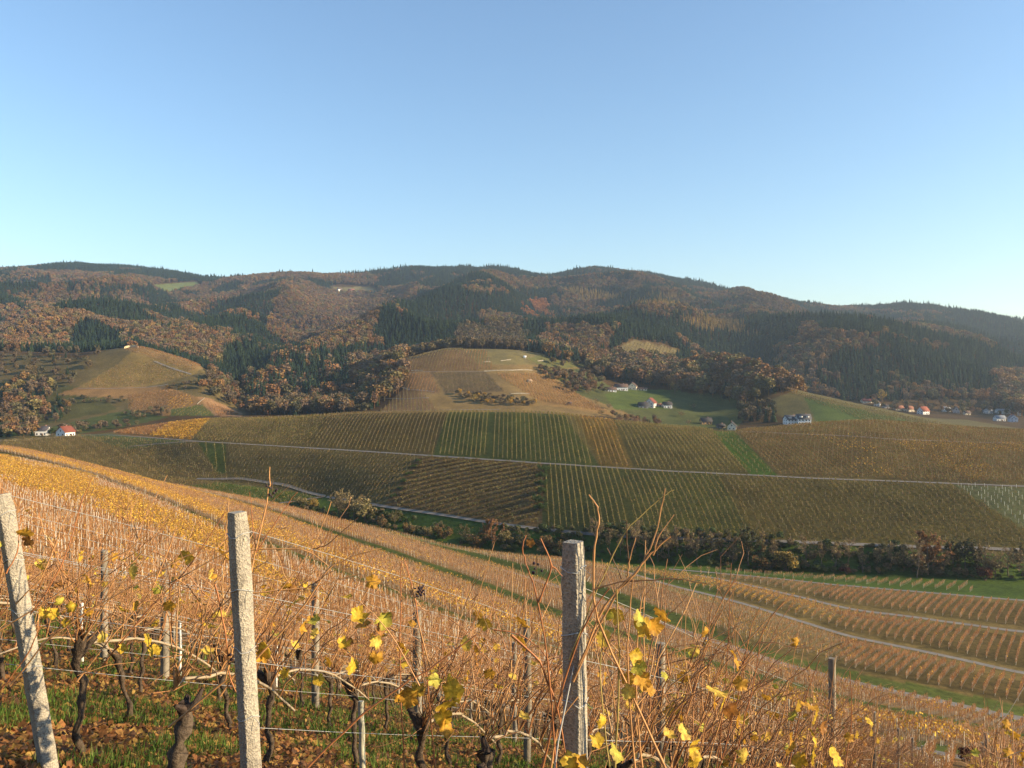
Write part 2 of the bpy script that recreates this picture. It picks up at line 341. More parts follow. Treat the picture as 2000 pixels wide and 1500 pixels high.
#END_HELPERS
# ------------------------------------------------------------------ terrain sheet
# ground patches as seen in the photograph: outline (column, row), nearest and farthest depth, colour
BRN = (.17, .105, .045); OLV = (.115, .105, .035); GRN = (.085, .105, .026); DKB = (.13, .105, .042); RST = (.26, .15, .075); PAL = (.22, .20, .12)
FIELDS = [
    ([(-300, 700), (0, 690), (160, 700), (240, 672), (270, 668), (420, 714), (480, 800), (480, 812), (250, 812), (0, 850), (-300, 860)], 640, 1090, (.15, .12, .055)),
    ([(-300, 780), (60, 740), (180, 760), (230, 800), (60, 835), (-300, 850)], 640, 1000, (.10, .10, .04)),
    ([(150, 758), (228, 712), (270, 676), (400, 712), (375, 735), (270, 756)], 800, 1090, (.20, .145, .055)),
    ([(232, 680), (275, 674), (420, 712), (390, 722), (320, 706)], 800, 1090, (.22, .15, .065)),
    ([(110, 770), (150, 757), (330, 755), (470, 808), (470, 812), (250, 812), (260, 780)], 700, 1000, (.22, .135, .06)),
    ([(335, 800), (395, 790), (420, 812), (335, 812)], 700, 1000, (.09, .11, .035)),
    ([(385, 775), (410, 778), (475, 808), (472, 814), (420, 812)], 700, 1000, (.28, .17, .09)),
    ([(-300, 835), (0, 825), (60, 830), (50, 850), (-300, 880)], 640, 1000, (.07, .11, .025)),
    ([(80, 838), (250, 800), (330, 815), (240, 835), (150, 848)], 640, 1000, (.085, .105, .035)),
    ([(-300, 862), (0, 858), (150, 850), (200, 848), (385, 862), (630, 968), (450, 940), (300, 955), (0, 960), (-300, 960)], 450, 660, (.15, .115, .045)),
    ([(150, 850), (210, 847), (385, 862), (250, 877)], 450, 660, (.10, .13, .05)),
    ([(385, 862), (440, 864), (442, 925), (425, 925)], 450, 660, GRN),
    ([(440, 864), (820, 889), (740, 990), (445, 930)], 400, 560, DKB),
    ([(820, 889), (1065, 905), (1058, 1032), (745, 992)], 340, 520, (.15, .10, .045)),
    ([(1065, 905), (1400, 925), (1480, 1060), (1058, 1032)], 320, 480, (.085, .09, .028)),
    ([(1400, 925), (2300, 965), (2300, 1095), (1480, 1060)], 300, 460, (.12, .10, .035)),
    ([(1860, 945), (2300, 960), (2300, 1090), (2010, 1040)], 300, 460, (.13, .14, .065)),
    ([(220, 848), (330, 822), (520, 812), (470, 868), (370, 862)], 500, 700, (.20, .125, .05)),
    ([(370, 862), (410, 818), (640, 806), (600, 875)], 480, 690, (.12, .095, .035)),
    ([(600, 875), (640, 806), (875, 800), (845, 890)], 440, 640, (.11, .085, .03)),
    ([(845, 892), (875, 800), (1100, 808), (1172, 912)], 420, 620, (.085, .10, .028)),
    ([(1172, 912), (1120, 808), (1200, 818), (1240, 915)], 400, 600, (.17, .12, .035)),
    ([(1240, 915), (1196, 816), (1440, 842), (1530, 932)], 380, 600, (.115, .10, .035)),
    ([(1465, 926), (1392, 842), (1440, 843), (1522, 930)], 380, 600, (.07, .125, .022)),
    ([(1522, 932), (1432, 840), (2300, 850), (2300, 965)], 340, 620, (.13, .10, .04)),
    ([(1560, 760), (1700, 790), (2000, 838), (2300, 850), (1690, 830), (1560, 830), (1480, 790)], 700, 1000, (.12, .105, .045)),
    ([(1570, 775), (1700, 805), (1820, 830), (1600, 835)], 700, 1000, (.07, .10, .03)),
    ([(735, 812), (790, 757), (800, 690), (880, 678), (1000, 680), (1080, 684), (1130, 720), (1200, 770), (1310, 838), (1180, 812)], 700, 1120, (.20, .14, .06)),
    ([(790, 727), (795, 695), (870, 680), (905, 678), (940, 722)], 800, 1120, (.17, .105, .05)),
    ([(900, 680), (1080, 684), (1090, 700), (1060, 712), (935, 712)], 800, 1120, (.165, .14, .062)),
    ([(842, 727), (950, 727), (985, 765), (870, 768)], 800, 1060, (.125, .09, .05)),
    ([(795, 730), (842, 727), (860, 768), (795, 768)], 800, 1060, (.20, .135, .07)),
    ([(1030, 700), (1085, 684), (1150, 716), (1070, 722)], 800, 1120, (.12, .12, .045)),
    ([(735, 812), (790, 757), (825, 765), (860, 808), (740, 812)], 700, 1000, (.19, .12, .06)),
    ([(970, 728), (1060, 728), (1200, 812), (1060, 790)], 700, 1060, (.24, .15, .06)),
    ([(1060, 720), (1140, 720), (1200, 760), (1440, 800), (1440, 845), (1300, 838), (1210, 800), (1130, 770)], 640, 1100, (.11, .12, .045)),
    ([(1180, 770), (1230, 760), (1330, 762), (1340, 800), (1200, 800)], 640, 1100, (.10, .135, .035)),
    ([(1180, 688), (1240, 664), (1330, 684), (1310, 710), (1190, 712)], 900, 1500, (.16, .13, .06)),
    ([(1310, 765), (1410, 770), (1480, 790), (1430, 845), (1300, 838)], 640, 1100, (.10, .115, .04)),
    ([(300, 556), (385, 550), (392, 560), (330, 572)], 1800, 3400, (.13, .16, .06)),
    ([(640, 560), (720, 560), (745, 572), (660, 572)], 1800, 3400, (.17, .15, .07)),
]
def ground_colour(x, y, z):
    n = len(x); col = np.tile(np.array((.075, .048, .022)), (n, 1))
    u = U(x, y); py = PY(y, z); ok = y > 5
    nz = fbm(x/3.1, y/3.1, 3); nz2 = fbm(x/25, y/25, 3)
    D = {k: Dl(k, u) for k in 'CBAZYXVLMK'}
    near = (y < D['L']) | ~ok
    soil = np.array((.19, .118, .055))[None]*(1+.5*(nz-.5))[:, None]; grass = np.array((.065, .105, .022))[None]*(1+.4*(nz2-.5))[:, None]
    k = sstep(.52, .62, nz)[:, None]*sstep(60, 20, y)[:, None]*.55
    base = soil*(1-k)+grass*k
    col[near] = base[near]
    for q, (s0, s1) in {'C': (1.5, 11), 'B': (1.5, 14), 'A': (1.5, 15), 'Z': (1.5, 7), 'Y': (1.5, 5), 'X': (1.5, 5)}.items():
        t = (sstep(-.075*y-1, -.055*y, y-D[q])*(1-sstep(s1-2, s1, (y-D[q])*s1/np.maximum(s1, .062*y+2))))[:, None]*ok[:, None]
        col = col*(1-t)+np.array((.085, .105, .028))*t
    t = ok & (y > D['X']-2) & (y < D['L']); col[t] = (grass[t]*.9)
    t = ok & (y > D['A']+8) & (y < D['X']) & (u > 1400); col[t] = soil[t]*.66+grass[t]*.3
    rest = ok & (y >= D['L']) & (y < D['K']+60); col[rest] = np.array((.12, .10, .04))
    for poly, d0, d1, c in FIELDS:
        xs = [p[0] for p in poly]; ys = [p[1] for p in poly]
        m = ok & (y > d0) & (y < d1) & (u > min(xs)) & (u < max(xs)) & (py > min(ys)) & (py < max(ys))
        ii = np.nonzero(m)[0]
        if len(ii):
            jj = ii[inpoly(u[ii], py[ii], poly)]; col[jj] = np.array(c)*(.76 if d0 < 700 else .95)
    return col
az = np.concatenate([np.arange(-38, 38.01, .09), np.arange(38.5, 60, .6), np.arange(60, 300, 5), np.arange(300, 321.9, .6)])
az = np.radians(az)
rr = np.concatenate([[.35], np.geomspace(.5, 60, 130)[:-1], np.arange(60, 700, 1.5), np.arange(700, 1300, 5.), np.arange(1300, 4200, 15.), [4400, 4800, 5400]])
A_, R_ = np.meshgrid(az, rr, indexing='ij')
X = (np.sin(A_)*R_).ravel(); Y = (np.cos(A_)*R_).ravel()
# the farthest ring must stay inside the table: everything beyond the skyline falls away
Zt = H(X, Y); Zt = np.where(R_.ravel() > 4300, np.minimum(Zt, 250), Zt)
mb = MB(); na, nr = A_.shape
i = np.arange(na)[:, None]*nr; i2 = (np.arange(na)[:, None]+1) % na*nr; j = np.arange(nr-1)[None]
Fq = np.stack([i+j, i+j+1, i2+j+1, i2+j], -1).reshape(-1, 4)
mb.add(np.stack([X, Y, Zt], 1), Fq, ground_colour(X, Y, Zt))
tag(mb.build('ground', M['ground'], smooth=True), kind='structure')
mb = MB(); th = np.linspace(0, 2*np.pi, 24, endpoint=False)      # the small disc under the camera
vv = np.stack([np.sin(az[::8])*.35, np.cos(az[::8])*.35], 1); vz = H(vv[:, 0], vv[:, 1])
vv = np.vstack([np.column_stack([vv, vz]), [[0, 0, -1.5]]]); k = len(vv)-1
mb.add(vv, [[a, (a+1) % k, k] for a in range(k)], (.19, .118, .055)); tag(mb.build('footpath', M['ground']), kind='structure')

# ------------------------------------------------------------------ paths draped 5 cm above the ground
def ribbon(name, pts, width, mat=None, lift=.06, step=2.0):
    P = np.array(pts, float); s = np.concatenate([[0], np.cumsum(np.hypot(*np.diff(P, axis=0).T))])
    n = max(2, int(s[-1]/step)); t = np.linspace(0, s[-1], n); Q = np.column_stack([np.interp(t, s, P[:, 0]), np.interp(t, s, P[:, 1])])
    k = np.ones(5)/5
    for c in (0, 1): Q[:, c] = np.convolve(np.pad(Q[:, c], 2, mode='edge'), k, 'valid')
    T = np.gradient(Q, axis=0); T /= np.linalg.norm(T, axis=1, keepdims=True); N = np.column_stack([-T[:, 1], T[:, 0]])
    V = []; cols = 5
    for a in np.linspace(-.5, .5, cols):
        p = Q+N*width*a; z = H(p[:, 0], p[:, 1]); V.append(np.column_stack([p, z]))
    V = np.stack(V, 1); V[:, :, 2] = np.maximum(V[:, :, 2], V[:, :, 2].mean(1, keepdims=True)*.7+V[:, :, 2]*.3)+lift
    V = V.reshape(-1, 3)
    i = np.arange(n-1)[:, None]*cols; j = np.arange(cols-1)[None]
    Fa = np.stack([i+j, i+j+1, i+cols+j+1, i+cols+j], -1).reshape(-1, 4)
    mb = MB(); mb.add(V, Fa); return tag(mb.build(name, mat or M['path'], smooth=True), kind='structure')
def feat(k, u0, u1, off=0, step=20):
    return [((u-UC)/F*(Dl(k, u)+off), Dl(k, u)+off) for u in np.arange(u0, u1+1, step)]
for k, u0, u1, wd in [('C', -200, 2100, 3.2), ('B', 200, 2200, 3.4), ('A', 700, 2300, 3.6), ('Z', 1100, 2300, 2.4), ('Y', 1350, 2300, 2.6), ('X', 1300, 2300, 2.2), ('M', -200, 2300, 2.0), ('L', 635, 2300, 2.2)]:
    ribbon('vineyard_path', feat(k, u0, u1), wd)
def pixpath(pts, wd, dmin, dmax, name='vineyard_path'):
    return ribbon(name, [pick(u, p, dmin, dmax)[:2] for u, p in pts], wd)
pixpath([(636, 970), (560, 948), (470, 936), (380, 936)], 2.4, 440, 560)
pixpath([(640, 969), (600, 976), (540, 984)], 2.2, 430, 520)
pixpath([(1440, 843), (1560, 848), (1720, 857), (1850, 862), (1990, 866)], 2.6, 400, 620)
pixpath([(250, 872), (300, 868), (385, 863)], 1.6, 500, 600)
pixpath([(300, 706), (340, 722), (375, 733)], 2.6, 850, 1080)
pixpath([(150, 759), (200, 760), (280, 757), (330, 752)], 2, 800, 1000)
pixpath([(795, 729), (860, 727), (960, 726)], 1.5, 850, 1080)
pixpath([(785, 757), (800, 762), (850, 766)], 3, 800, 1000)
pixpath([(735, 782), (790, 780), (840, 778)], 2.5, 760, 960)
pixpath([(690, 806), (760, 803), (860, 801), (980, 800)], 2.0, 700, 800)
# ------------------------------------------------------------------ far woods: one mass per wood, thousands of small trees on points
def proto_conifer(seed, n=150, slim=.17):
    g = np.random.default_rng(seed); mb = MB()
    t = g.random(n)**.8; z = .06+.94*t; r = slim*(1-t)**.85*(.75+.5*g.random(n))+.004
    a = g.random(n)*2*np.pi; O = np.column_stack([np.cos(a), np.sin(a), np.zeros(n)]); S = np.column_stack([-np.sin(a), np.cos(a), np.zeros(n)])
    P0 = np.column_stack([np.zeros(n), np.zeros(n), z]); wd = (r*.62+.008)[:, None]
    tip = P0+O*r[:, None]+np.array([0, 0, -1])*(r*.45+.01)[:, None]; mid = P0+O*r[:, None]*.55
    V = np.stack([P0+np.array([0, 0, .035]), mid-S*wd*.6, tip, mid+S*wd*.6], 1).reshape(-1, 3)
    c = (.75+.45*g.random(n))[:, None]*np.ones((1, 3)); mb.add(V, np.arange(4*n).reshape(n, 4), np.repeat(c, 4, 0))
    tube(mb, [(0, 0, -.08), (0, 0, .5), (0, 0, .98)], [.012, .008, .001], (.7, .5, .4), 3)
    return mb.mesh('conifer', M['forest'])
def proto_round(seed, n=230, wide=.27, low=.25, size=.055, gap=0.):
    g = np.random.default_rng(seed); mb = MB()
    lob = rdir(7, g)*np.array([wide*.6, wide*.6, .22]); lob[:, 2] += .62
    lr = .12+.1*g.random(7); k = g.integers(0, 7, n); d = rdir(n, g)
    P = lob[k]+d*(lr[k]*(.75+.3*g.random(n)))[:, None]*np.array([1, 1, 1.1]); P[:, 2] = np.clip(P[:, 2], low, 1.0)
    A = rdir(n, g); B = np.cross(A, rdir(n, g)); B /= np.linalg.norm(B, axis=1, keepdims=True)
    s = size*(.6+.8*g.random(n))[:, None]; c = (.72+.5*g.random(n))[:, None]*np.array([1, .98, .95])
    V, Fa, cc = quads(P, A*s, B*s*.8, c); mb.add(V, Fa, cc)
    tube(mb, [(0, 0, -.08), (.01, 0, .35), (0, .01, .7)], [.018, .013, .005], (.8, .7, .6), 3)
    for q in range(4):
        tube(mb, [(0, 0, .3+.05*q), lob[q]], [.009, .003], (.8, .7, .6), 3)
    return mb.mesh('broadleaf', M['forest'])
PROTO = bpy.data.collections.new('wood_tree_forms')
for i in range(4):
    PROTO.objects.link(bpy.data.objects.new('a%d_conifer' % i, proto_conifer(40+i, 230, (.15, .18, .21, .16)[i])))
for i in range(4):
    PROTO.objects.link(bpy.data.objects.new('b%d_broadleaf' % i, proto_round(60+i, (430, 400, 380, 420)[i], (.26, .3, .24, .22)[i], size=.04)))
PROTO.objects.link(bpy.data.objects.new('c0_larch', proto_conifer(80, 170, .13)))
PROTO.objects.link(bpy.data.objects.new('d0_bush', proto_round(90, 340, .42, .06, .05)))
def wood(name, X, Y, idx, hgt, tint, label, cat):
    n = len(X); me = bpy.data.meshes.new(name); me.vertices.add(n)
    me.vertices.foreach_set('co', np.column_stack([X, Y, H(X, Y)-.3]).ravel())
    for nm, ty, dat in (('idx', 'INT', idx.astype(np.int32)), ('hgt', 'FLOAT', hgt), ('rot', 'FLOAT', rng.random(n)*6.283)):
        a = me.attributes.new(nm, ty, 'POINT'); a.data.foreach_set('value', dat)
    a = me.attributes.new('itint', 'FLOAT_COLOR', 'POINT'); a.data.foreach_set('color', np.column_stack([tint, np.ones(n)]).ravel())
    a = me.attributes.new('sq', 'FLOAT', 'POINT'); a.data.foreach_set('value', hgt*(.95+.45*rng.random(n)))
    o = bpy.data.objects.new(name, me); C.objects.link(o); me.materials.append(M['forest'])
    ng = bpy.data.node_groups.get('scatter_trees')
    if ng is None:
        ng = bpy.data.node_groups.new('scatter_trees', 'GeometryNodeTree')
        ng.interface.new_socket('Geometry', in_out='INPUT', socket_type='NodeSocketGeometry'); ng.interface.new_socket('Geometry', in_out='OUTPUT', socket_type='NodeSocketGeometry')
        N = ng.nodes; K = ng.links; gi = N.new('NodeGroupInput'); go = N.new('NodeGroupOutput')
        m2p = N.new('GeometryNodeMeshToPoints'); K.new(gi.outputs[0], m2p.inputs[0])
        iop = N.new('GeometryNodeInstanceOnPoints'); K.new(m2p.outputs[0], iop.inputs['Points'])
        ci = N.new('GeometryNodeCollectionInfo'); ci.inputs[0].default_value = PROTO; ci.inputs[1].default_value = True; ci.inputs[2].default_value = True
        K.new(ci.outputs[0], iop.inputs['Instance']); iop.inputs['Pick Instance'].default_value = True
        def at(nm, ty):
            q = N.new('GeometryNodeInputNamedAttribute'); q.data_type = ty; q.inputs[0].default_value = nm; return q.outputs[0]
        K.new(at('idx', 'INT'), iop.inputs['Instance Index'])
        cx = N.new('ShaderNodeCombineXYZ'); K.new(at('rot', 'FLOAT'), cx.inputs[2]); K.new(cx.outputs[0], iop.inputs['Rotation'])
        sx = N.new('ShaderNodeCombineXYZ'); h = at('hgt', 'FLOAT'); q = at('sq', 'FLOAT'); K.new(q, sx.inputs[0]); K.new(q, sx.inputs[1]); K.new(h, sx.inputs[2])
        K.new(sx.outputs[0], iop.inputs['Scale']); K.new(iop.outputs[0], go.inputs[0])
    md = o.modifiers.new('scatter', 'NODES'); md.node_group = ng
    return tag(o, label, cat, kind='stuff')
def jgrid(x0, x1, y0, y1, s):
    gx, gy = np.meshgrid(np.arange(x0, x1, s), np.arange(y0, y1, s)); gx = gx.ravel(); gy = gy.ravel()
    return gx+(rng.random(len(gx))-.5)*s*.95, gy+(rng.random(len(gy))-.5)*s*.95
CON = [(.028, .052, .026), (.036, .064, .030), (.050, .078, .032), (.030, .056, .034)]
DEC = [(.18, .095, .04), (.15, .085, .045), (.20, .12, .045), (.15, .10, .06), (.11, .095, .045), (.16, .13, .05), (.13, .095, .06)]
BAR = [(.105, .078, .048), (.13, .095, .048), (.09, .082, .042)]
YEL = [(.25, .165, .045), (.19, .14, .045)]
CLEAR = [  # open land on the wooded hills
    ([(300, 556), (385, 548), (396, 560), (330, 574), (295, 566)], 1800, 3300), ([(640, 560), (665, 555), (730, 560), (748, 574), (660, 574)], 1800, 3300),
    ([(1178, 690), (1235, 662), (1300, 672), (1335, 686), (1310, 712), (1190, 714)], 900, 1600),
    ([(1090, 550), (1120, 548), (1140, 556), (1100, 560)], 2000, 3300), ([(1940, 715), (2010, 722), (2010, 750), (1970, 740)], 1100, 1600)]
SPEC = [  # species mix: outline, nearest, farthest, share of conifers, colour set of the others
    ([(470, 800), (480, 760), (560, 712), (640, 698), (760, 640), (800, 600), (870, 590), (920, 640), (860, 672), (790, 690), (700, 676), (640, 740), (560, 800)], 850, 3400, .94, DEC),
    ([(800, 600), (900, 575), (1100, 560), (1110, 620), (1020, 632), (900, 650), (820, 660)], 1100, 3400, .82, DEC),
    ([(1100, 560), (1500, 600), (1500, 640), (1280, 612), (1110, 600)], 1100, 3400, .62, DEC),
    ([(1340, 618), (1460, 628), (1480, 655), (1350, 645)], 1100, 3400, .2, YEL),
    ([(1110, 560), (1330, 575), (1340, 600), (1130, 590)], 1500, 3400, .55, YEL),
    ([(1160, 545), (1260, 552), (1250, 566), (1110, 560)], 1500, 3600, .05, DEC),
    ([(1560, 640), (1720, 655), (1700, 690), (1560, 690)], 1100, 3400, .15, DEC),
    ([(1640, 690), (1760, 680), (2010, 710), (2010, 790), (1640, 780)], 1000, 2600, .78, DEC),
    ([(1480, 660), (1640, 690), (1640, 780), (1560, 760), (1460, 700)], 1000, 2600, .6, DEC),
    ([(1500, 590), (2010, 640), (2010, 700), (1700, 660), (1500, 625)], 1800, 3600, .6, DEC),
    ([(0, 600), (120, 606), (260, 640), (250, 690), (0, 690)], 1050, 2300, .06, DEC),
    ([(250, 640), (430, 660), (440, 720), (400, 712), (270, 670)], 1000, 2300, .1, DEC),
    ([(135, 640), (170, 632), (235, 650), (240, 690), (190, 705), (135, 690)], 980, 2300, .97, DEC),
    ([(0, 545), (240, 555), (420, 600), (430, 640), (250, 630), (100, 605), (0, 600)], 1400, 3500, .66, DEC),
    ([(60, 530), (200, 530), (330, 548), (320, 560), (100, 550)], 2000, 3600, .12, DEC),
    ([(60, 500), (340, 500), (440, 552), (340, 548), (60, 524)], 2800, 4400, .95, DEC),
    ([(430, 560), (560, 560), (600, 640), (430, 640)], 1400, 3400, .55, DEC),
    ([(560, 550), (745, 575), (740, 680), (600, 690), (520, 640)], 1200, 3400, .18, DEC),
    ([(700, 500), (1020, 500), (1020, 560), (740, 560)], 2500, 4400, .78, DEC),
    ([(1020, 500), (2010, 500), (2010, 645), (1750, 605), (1450, 585), (1020, 548)], 2700, 4400, .86, DEC),
    ([(1030, 590), (1070, 592), (1075, 620), (1035, 615)], 1100, 3000, .02, [(.24, .10, .032)]),
    ([(940, 615), (1000, 612), (1010, 630), (950, 632)], 1100, 3000, .02, DEC),
    ([(890, 636), (1030, 630), (1030, 690), (885, 685)], 1000, 2000, .12, BAR),
    ([(1060, 640), (1200, 640), (1180, 730), (1060, 700)], 1000, 2000, .2, DEC),
]
NEARWOOD = [  # woods nearer than the big hills: outline, nearest, farthest, spacing, height, species share, colours
    ([(686, 790), (690, 690), (730, 672), (790, 676), (792, 740), (780, 770), (740, 792)], 700, 1130, 8.5, 19, .05, DEC),
    ([(684, 802), (692, 765), (730, 752), (745, 770), (735, 800)], 700, 1100, 7, 17, .9, DEC),
    ([(490, 800), (470, 765), (490, 735), (600, 740), (690, 750), (690, 810), (490, 812)], 800, 1200, 9, 15, .15, BAR+DEC),
    ([(560, 700), (690, 690), (690, 780), (560, 790), (500, 800), (480, 770)], 850, 1200, 8, 22, .85, DEC),
    ([(400, 735), (430, 720), (480, 780), (480, 806), (425, 782), (385, 755)], 800, 1100, 9, 11, .05, BAR+DEC),
    ([(322, 757), (385, 742), (392, 752), (360, 762), (330, 764)], 800, 1000, 7, 4, .05, BAR),
    ([(0, 690), (200, 690), (160, 755), (110, 775), (60, 830), (0, 830)], 740, 1080, 15, 9, .08, BAR),
    ([(60, 770), (110, 775), (150, 800), (130, 822), (60, 835), (0, 842), (0, 800)], 680, 980, 12, 10, .15, BAR+BAR+DEC),
    ([(0, 770), (60, 745), (100, 760), (70, 810), (0, 820)], 740, 1000, 9, 14, .3, DEC),
    ([(110, 775), (250, 778), (240, 792), (100, 792)], 720, 900, 9, 4, .0, BAR),
    ([(280, 800), (330, 800), (330, 812), (250, 822), (240, 812)], 690, 860, 8, 5, .0, BAR),
    ([(490, 800), (720, 792), (720, 808), (490, 812)], 760, 900, 8, 10, .1, BAR),
    ([(885, 768), (940, 772), (1050, 786), (1040, 794), (960, 792), (900, 780)], 740, 900, 6, 5, .0, BAR+BAR+[(.30, .18, .03)]),
    ([(1050, 718), (1100, 728), (1110, 745), (1070, 745)], 850, 1100, 6, 7, .3, DEC),
    ([(1090, 735), (1160, 740), (1170, 765), (1110, 770)], 800, 1080, 9, 9, .05, BAR+DEC),
    ([(1060, 700), (1130, 710), (1180, 740), (1190, 770), (1150, 760), (1100, 740)], 850, 1150, 18, 8, .05, BAR),
    ([(1130, 700), (1300, 715), (1320, 740), (1300, 760), (1160, 735)], 950, 1300, 9, 17, .15, DEC),
    ([(1060, 690), (1130, 690), (1130, 712), (1070, 700)], 1000, 1300, 7, 17, .8, DEC),
    ([(1190, 700), (1320, 712), (1330, 760), (1200, 745)], 950, 1300, 8, 18, .3, DEC),
    ([(1300, 690), (1360, 690), (1480, 735), (1560, 765), (1570, 800), (1500, 830), (1440, 815), (1440, 790), (1340, 765), (1300, 760)], 860, 1110, 8.0, 18, .04, DEC),
    ([(1190, 808), (1240, 812), (1280, 822), (1290, 836), (1210, 832)], 620, 800, 9, 6, .1, BAR+DEC),
    ([(1245, 818), (1290, 818), (1296, 834), (1250, 836)], 620, 760, 6, 9, .85, DEC),
    ([(1440, 800), (1520, 800), (1510, 828), (1440, 828)], 640, 860, 8, 12, .2, BAR),
    ([(1700, 780), (2010, 800), (2010, 832), (1860, 822), (1700, 795)], 1110, 1260, 16, 10, .1, BAR+DEC),
    ([(1940, 740), (2010, 740), (2010, 820), (1940, 800)], 1000, 1400, 9, 20, .1, DEC),
    ([(60, 850), (150, 835), (240, 830), (380, 815), (240, 838), (150, 846)], 640, 760, 9, 6, .0, BAR),
    ([(0, 845), (70, 838), (70, 858), (0, 862)], 640, 760, 9, 8, .2, DEC),
]
def pickcol(set_, n): return np.array(set_)[rng.integers(0, len(set_), n)]*(.95+.65*rng.random((n, 1)))
# the big hills
XX = []; YY = []
for y0, y1, s in ((1080, 1500, 7.2), (1500, 2100, 7.6), (2100, 2900, 8.6), (2900, 3950, 9.6)):
    x, y = jgrid(-.78*y1, .78*y1, y0, y1, s); k = (np.abs(x) < .74*y) & (y < Dl('S', U(x, y))+230); XX.append(x[k]); YY.append(y[k])
X1 = np.concatenate(XX); Y1 = np.concatenate(YY); u = U(X1, Y1); keep = Y1 > np.maximum(Dl('Q2', u)+35, 1080)
keep &= ~((u > 1480) & (Y1 < Dl('T2', u)+110)); Z1 = H(X1, Y1); py = PY(Y1, Z1)
for poly, a, b in CLEAR: keep &= ~((Y1 > a) & (Y1 < b) & inpoly(u, py, poly))
X1 = X1[keep]; Y1 = Y1[keep]; Z1 = Z1[keep]; u = u[keep]; py = py[keep]; n = len(X1)
nz = fbm(X1/170+3, Y1/170, 4); share = .56+.0*nz; tint = pickcol(DEC, n); other = np.zeros(n, int)
for poly, a, b, sh, cs in SPEC:
    m = (Y1 > a) & (Y1 < b) & inpoly(u+(fbm(X1/60, Y1/60, 2)-.5)*50, py-4+(fbm(X1/60+9, Y1/60, 2)-.5)*18, poly)
    share[m] = sh; tint[m] = pickcol(cs, m.sum()); other[m] = 1 if cs is YEL else 0
conif = (nz-.5)*2.5+(fbm(X1/40+80, Y1/40, 2)-.5)*.7+.5+(rng.random(n)-.5)*.30 < share+(share-.5)*.9
idx = np.where(conif, rng.integers(0, 4, n), 4+rng.integers(0, 4, n)); idx[(~conif) & (other == 1)] = 8
pal = .8+.5*fbm(X1/220+40, Y1/220, 3); tint = tint*pal[:, None]
rd = sstep(.45, .6, fbm(X1/120+70, Y1/120, 3))[:, None]; tint = tint*(1-rd*.35)+rd*.35*np.array((.15, .10, .055))
tint[conif] = pickcol(CON, conif.sum())*.68; hgt = np.where(conif, 12+8*rng.random(n), 10+7*rng.random(n))
sk = Y1 > Dl('S', u)-190; hgt = np.where(sk, 12+6*rng.random(n)+np.where(conif, 12*rng.random(n)**3*sstep(.35, .6, fbm(X1/50, Y1/200, 2))*1.2, 0), hgt)
wood('wooded_hillside', X1, Y1, idx, hgt, tint, 'mixed autumn forest of dark firs and rust brown beeches covering the hills', 'forest')
print('hill trees', n)
# woods and hedges nearer by
XX = []; 
for poly, a, b, s, h, sh, cs in NEARWOOD:
    us = [p[0] for p in poly]; pys = [p[1] for p in poly]
    x, y = jgrid((min(us)-UC)/F*(b if min(us) < UC else a), (max(us)-UC)/F*(b if max(us) > UC else a), a, b, s)
    z = H(x, y); q = inpoly(U(x, y), PY(y, z), poly); x = x[q]; y = y[q]; k = len(x)
    if not k: print('empty wood', poly[0]); continue
    cf = rng.random(k) < sh; t = pickcol(cs, k); t[cf] = pickcol(CON, cf.sum())*.7
    ii = np.where(cf, rng.integers(0, 4, k), 4+rng.integers(0, 4, k)); ii = np.where((h < 9) & ~cf, 9, ii)
    XX.append((x, y, ii, h*(.75+.5*rng.random(k)), t))
x, y, ii, hh, t = [np.concatenate([q[k] for q in XX]) for k in range(5)]
wood('woodland_edge', x, y, ii, hh, t, 'belts of brown trees and scrub between the vineyard hills and farms', 'woodland')
print('near wood trees', len(x))
# ------------------------------------------------------------------ vineyards: trellised rows on every slope
CANE = np.array([(.42, .21, .085), (.35, .165, .068), (.46, .26, .11), (.30, .15, .07)])
LEAFY = np.array([(.62, .36, .05), (.70, .44, .06), (.50, .26, .05)])
RUST = np.array([(.26, .125, .045), (.21, .10, .04), (.31, .165, .055)])
OLIVE = np.array([(.19, .145, .038), (.15, .14, .036), (.22, .155, .042), (.12, .13, .033)])
DULL = np.array([(.165, .12, .042), (.135, .105, .036), (.19, .14, .046), (.125, .125, .036)])
GREY = np.array([(.30, .29, .20), (.24, .24, .15)])
STK = (.38, .31, .21)
def rowpts(azd, sp, step, x0, x1, y0, y1, p0=0.0):
    """points along parallel rows: azimuth, spacing, step; returns row number and position"""
    a = R(azd); d = np.array([math.sin(a), math.cos(a)]); p = np.array([math.cos(a), -math.sin(a)])
    cs = np.array([(x0, y0), (x1, y0), (x0, y1), (x1, y1)]); cp = cs@p; cdv = cs@d
    ks = np.arange(math.ceil((cp.min()-p0)/sp), math.floor((cp.max()-p0)/sp)+1)
    ts = np.arange(cdv.min(), cdv.max(), step)
    K, T = np.meshgrid(ks, ts, indexing='ij'); K = K.ravel(); T = T.ravel()+((K*.37) % 1)*step
    q = (p0+K*sp)[:, None]*p+T[:, None]*d; return K, T, q[:, 0], q[:, 1], d
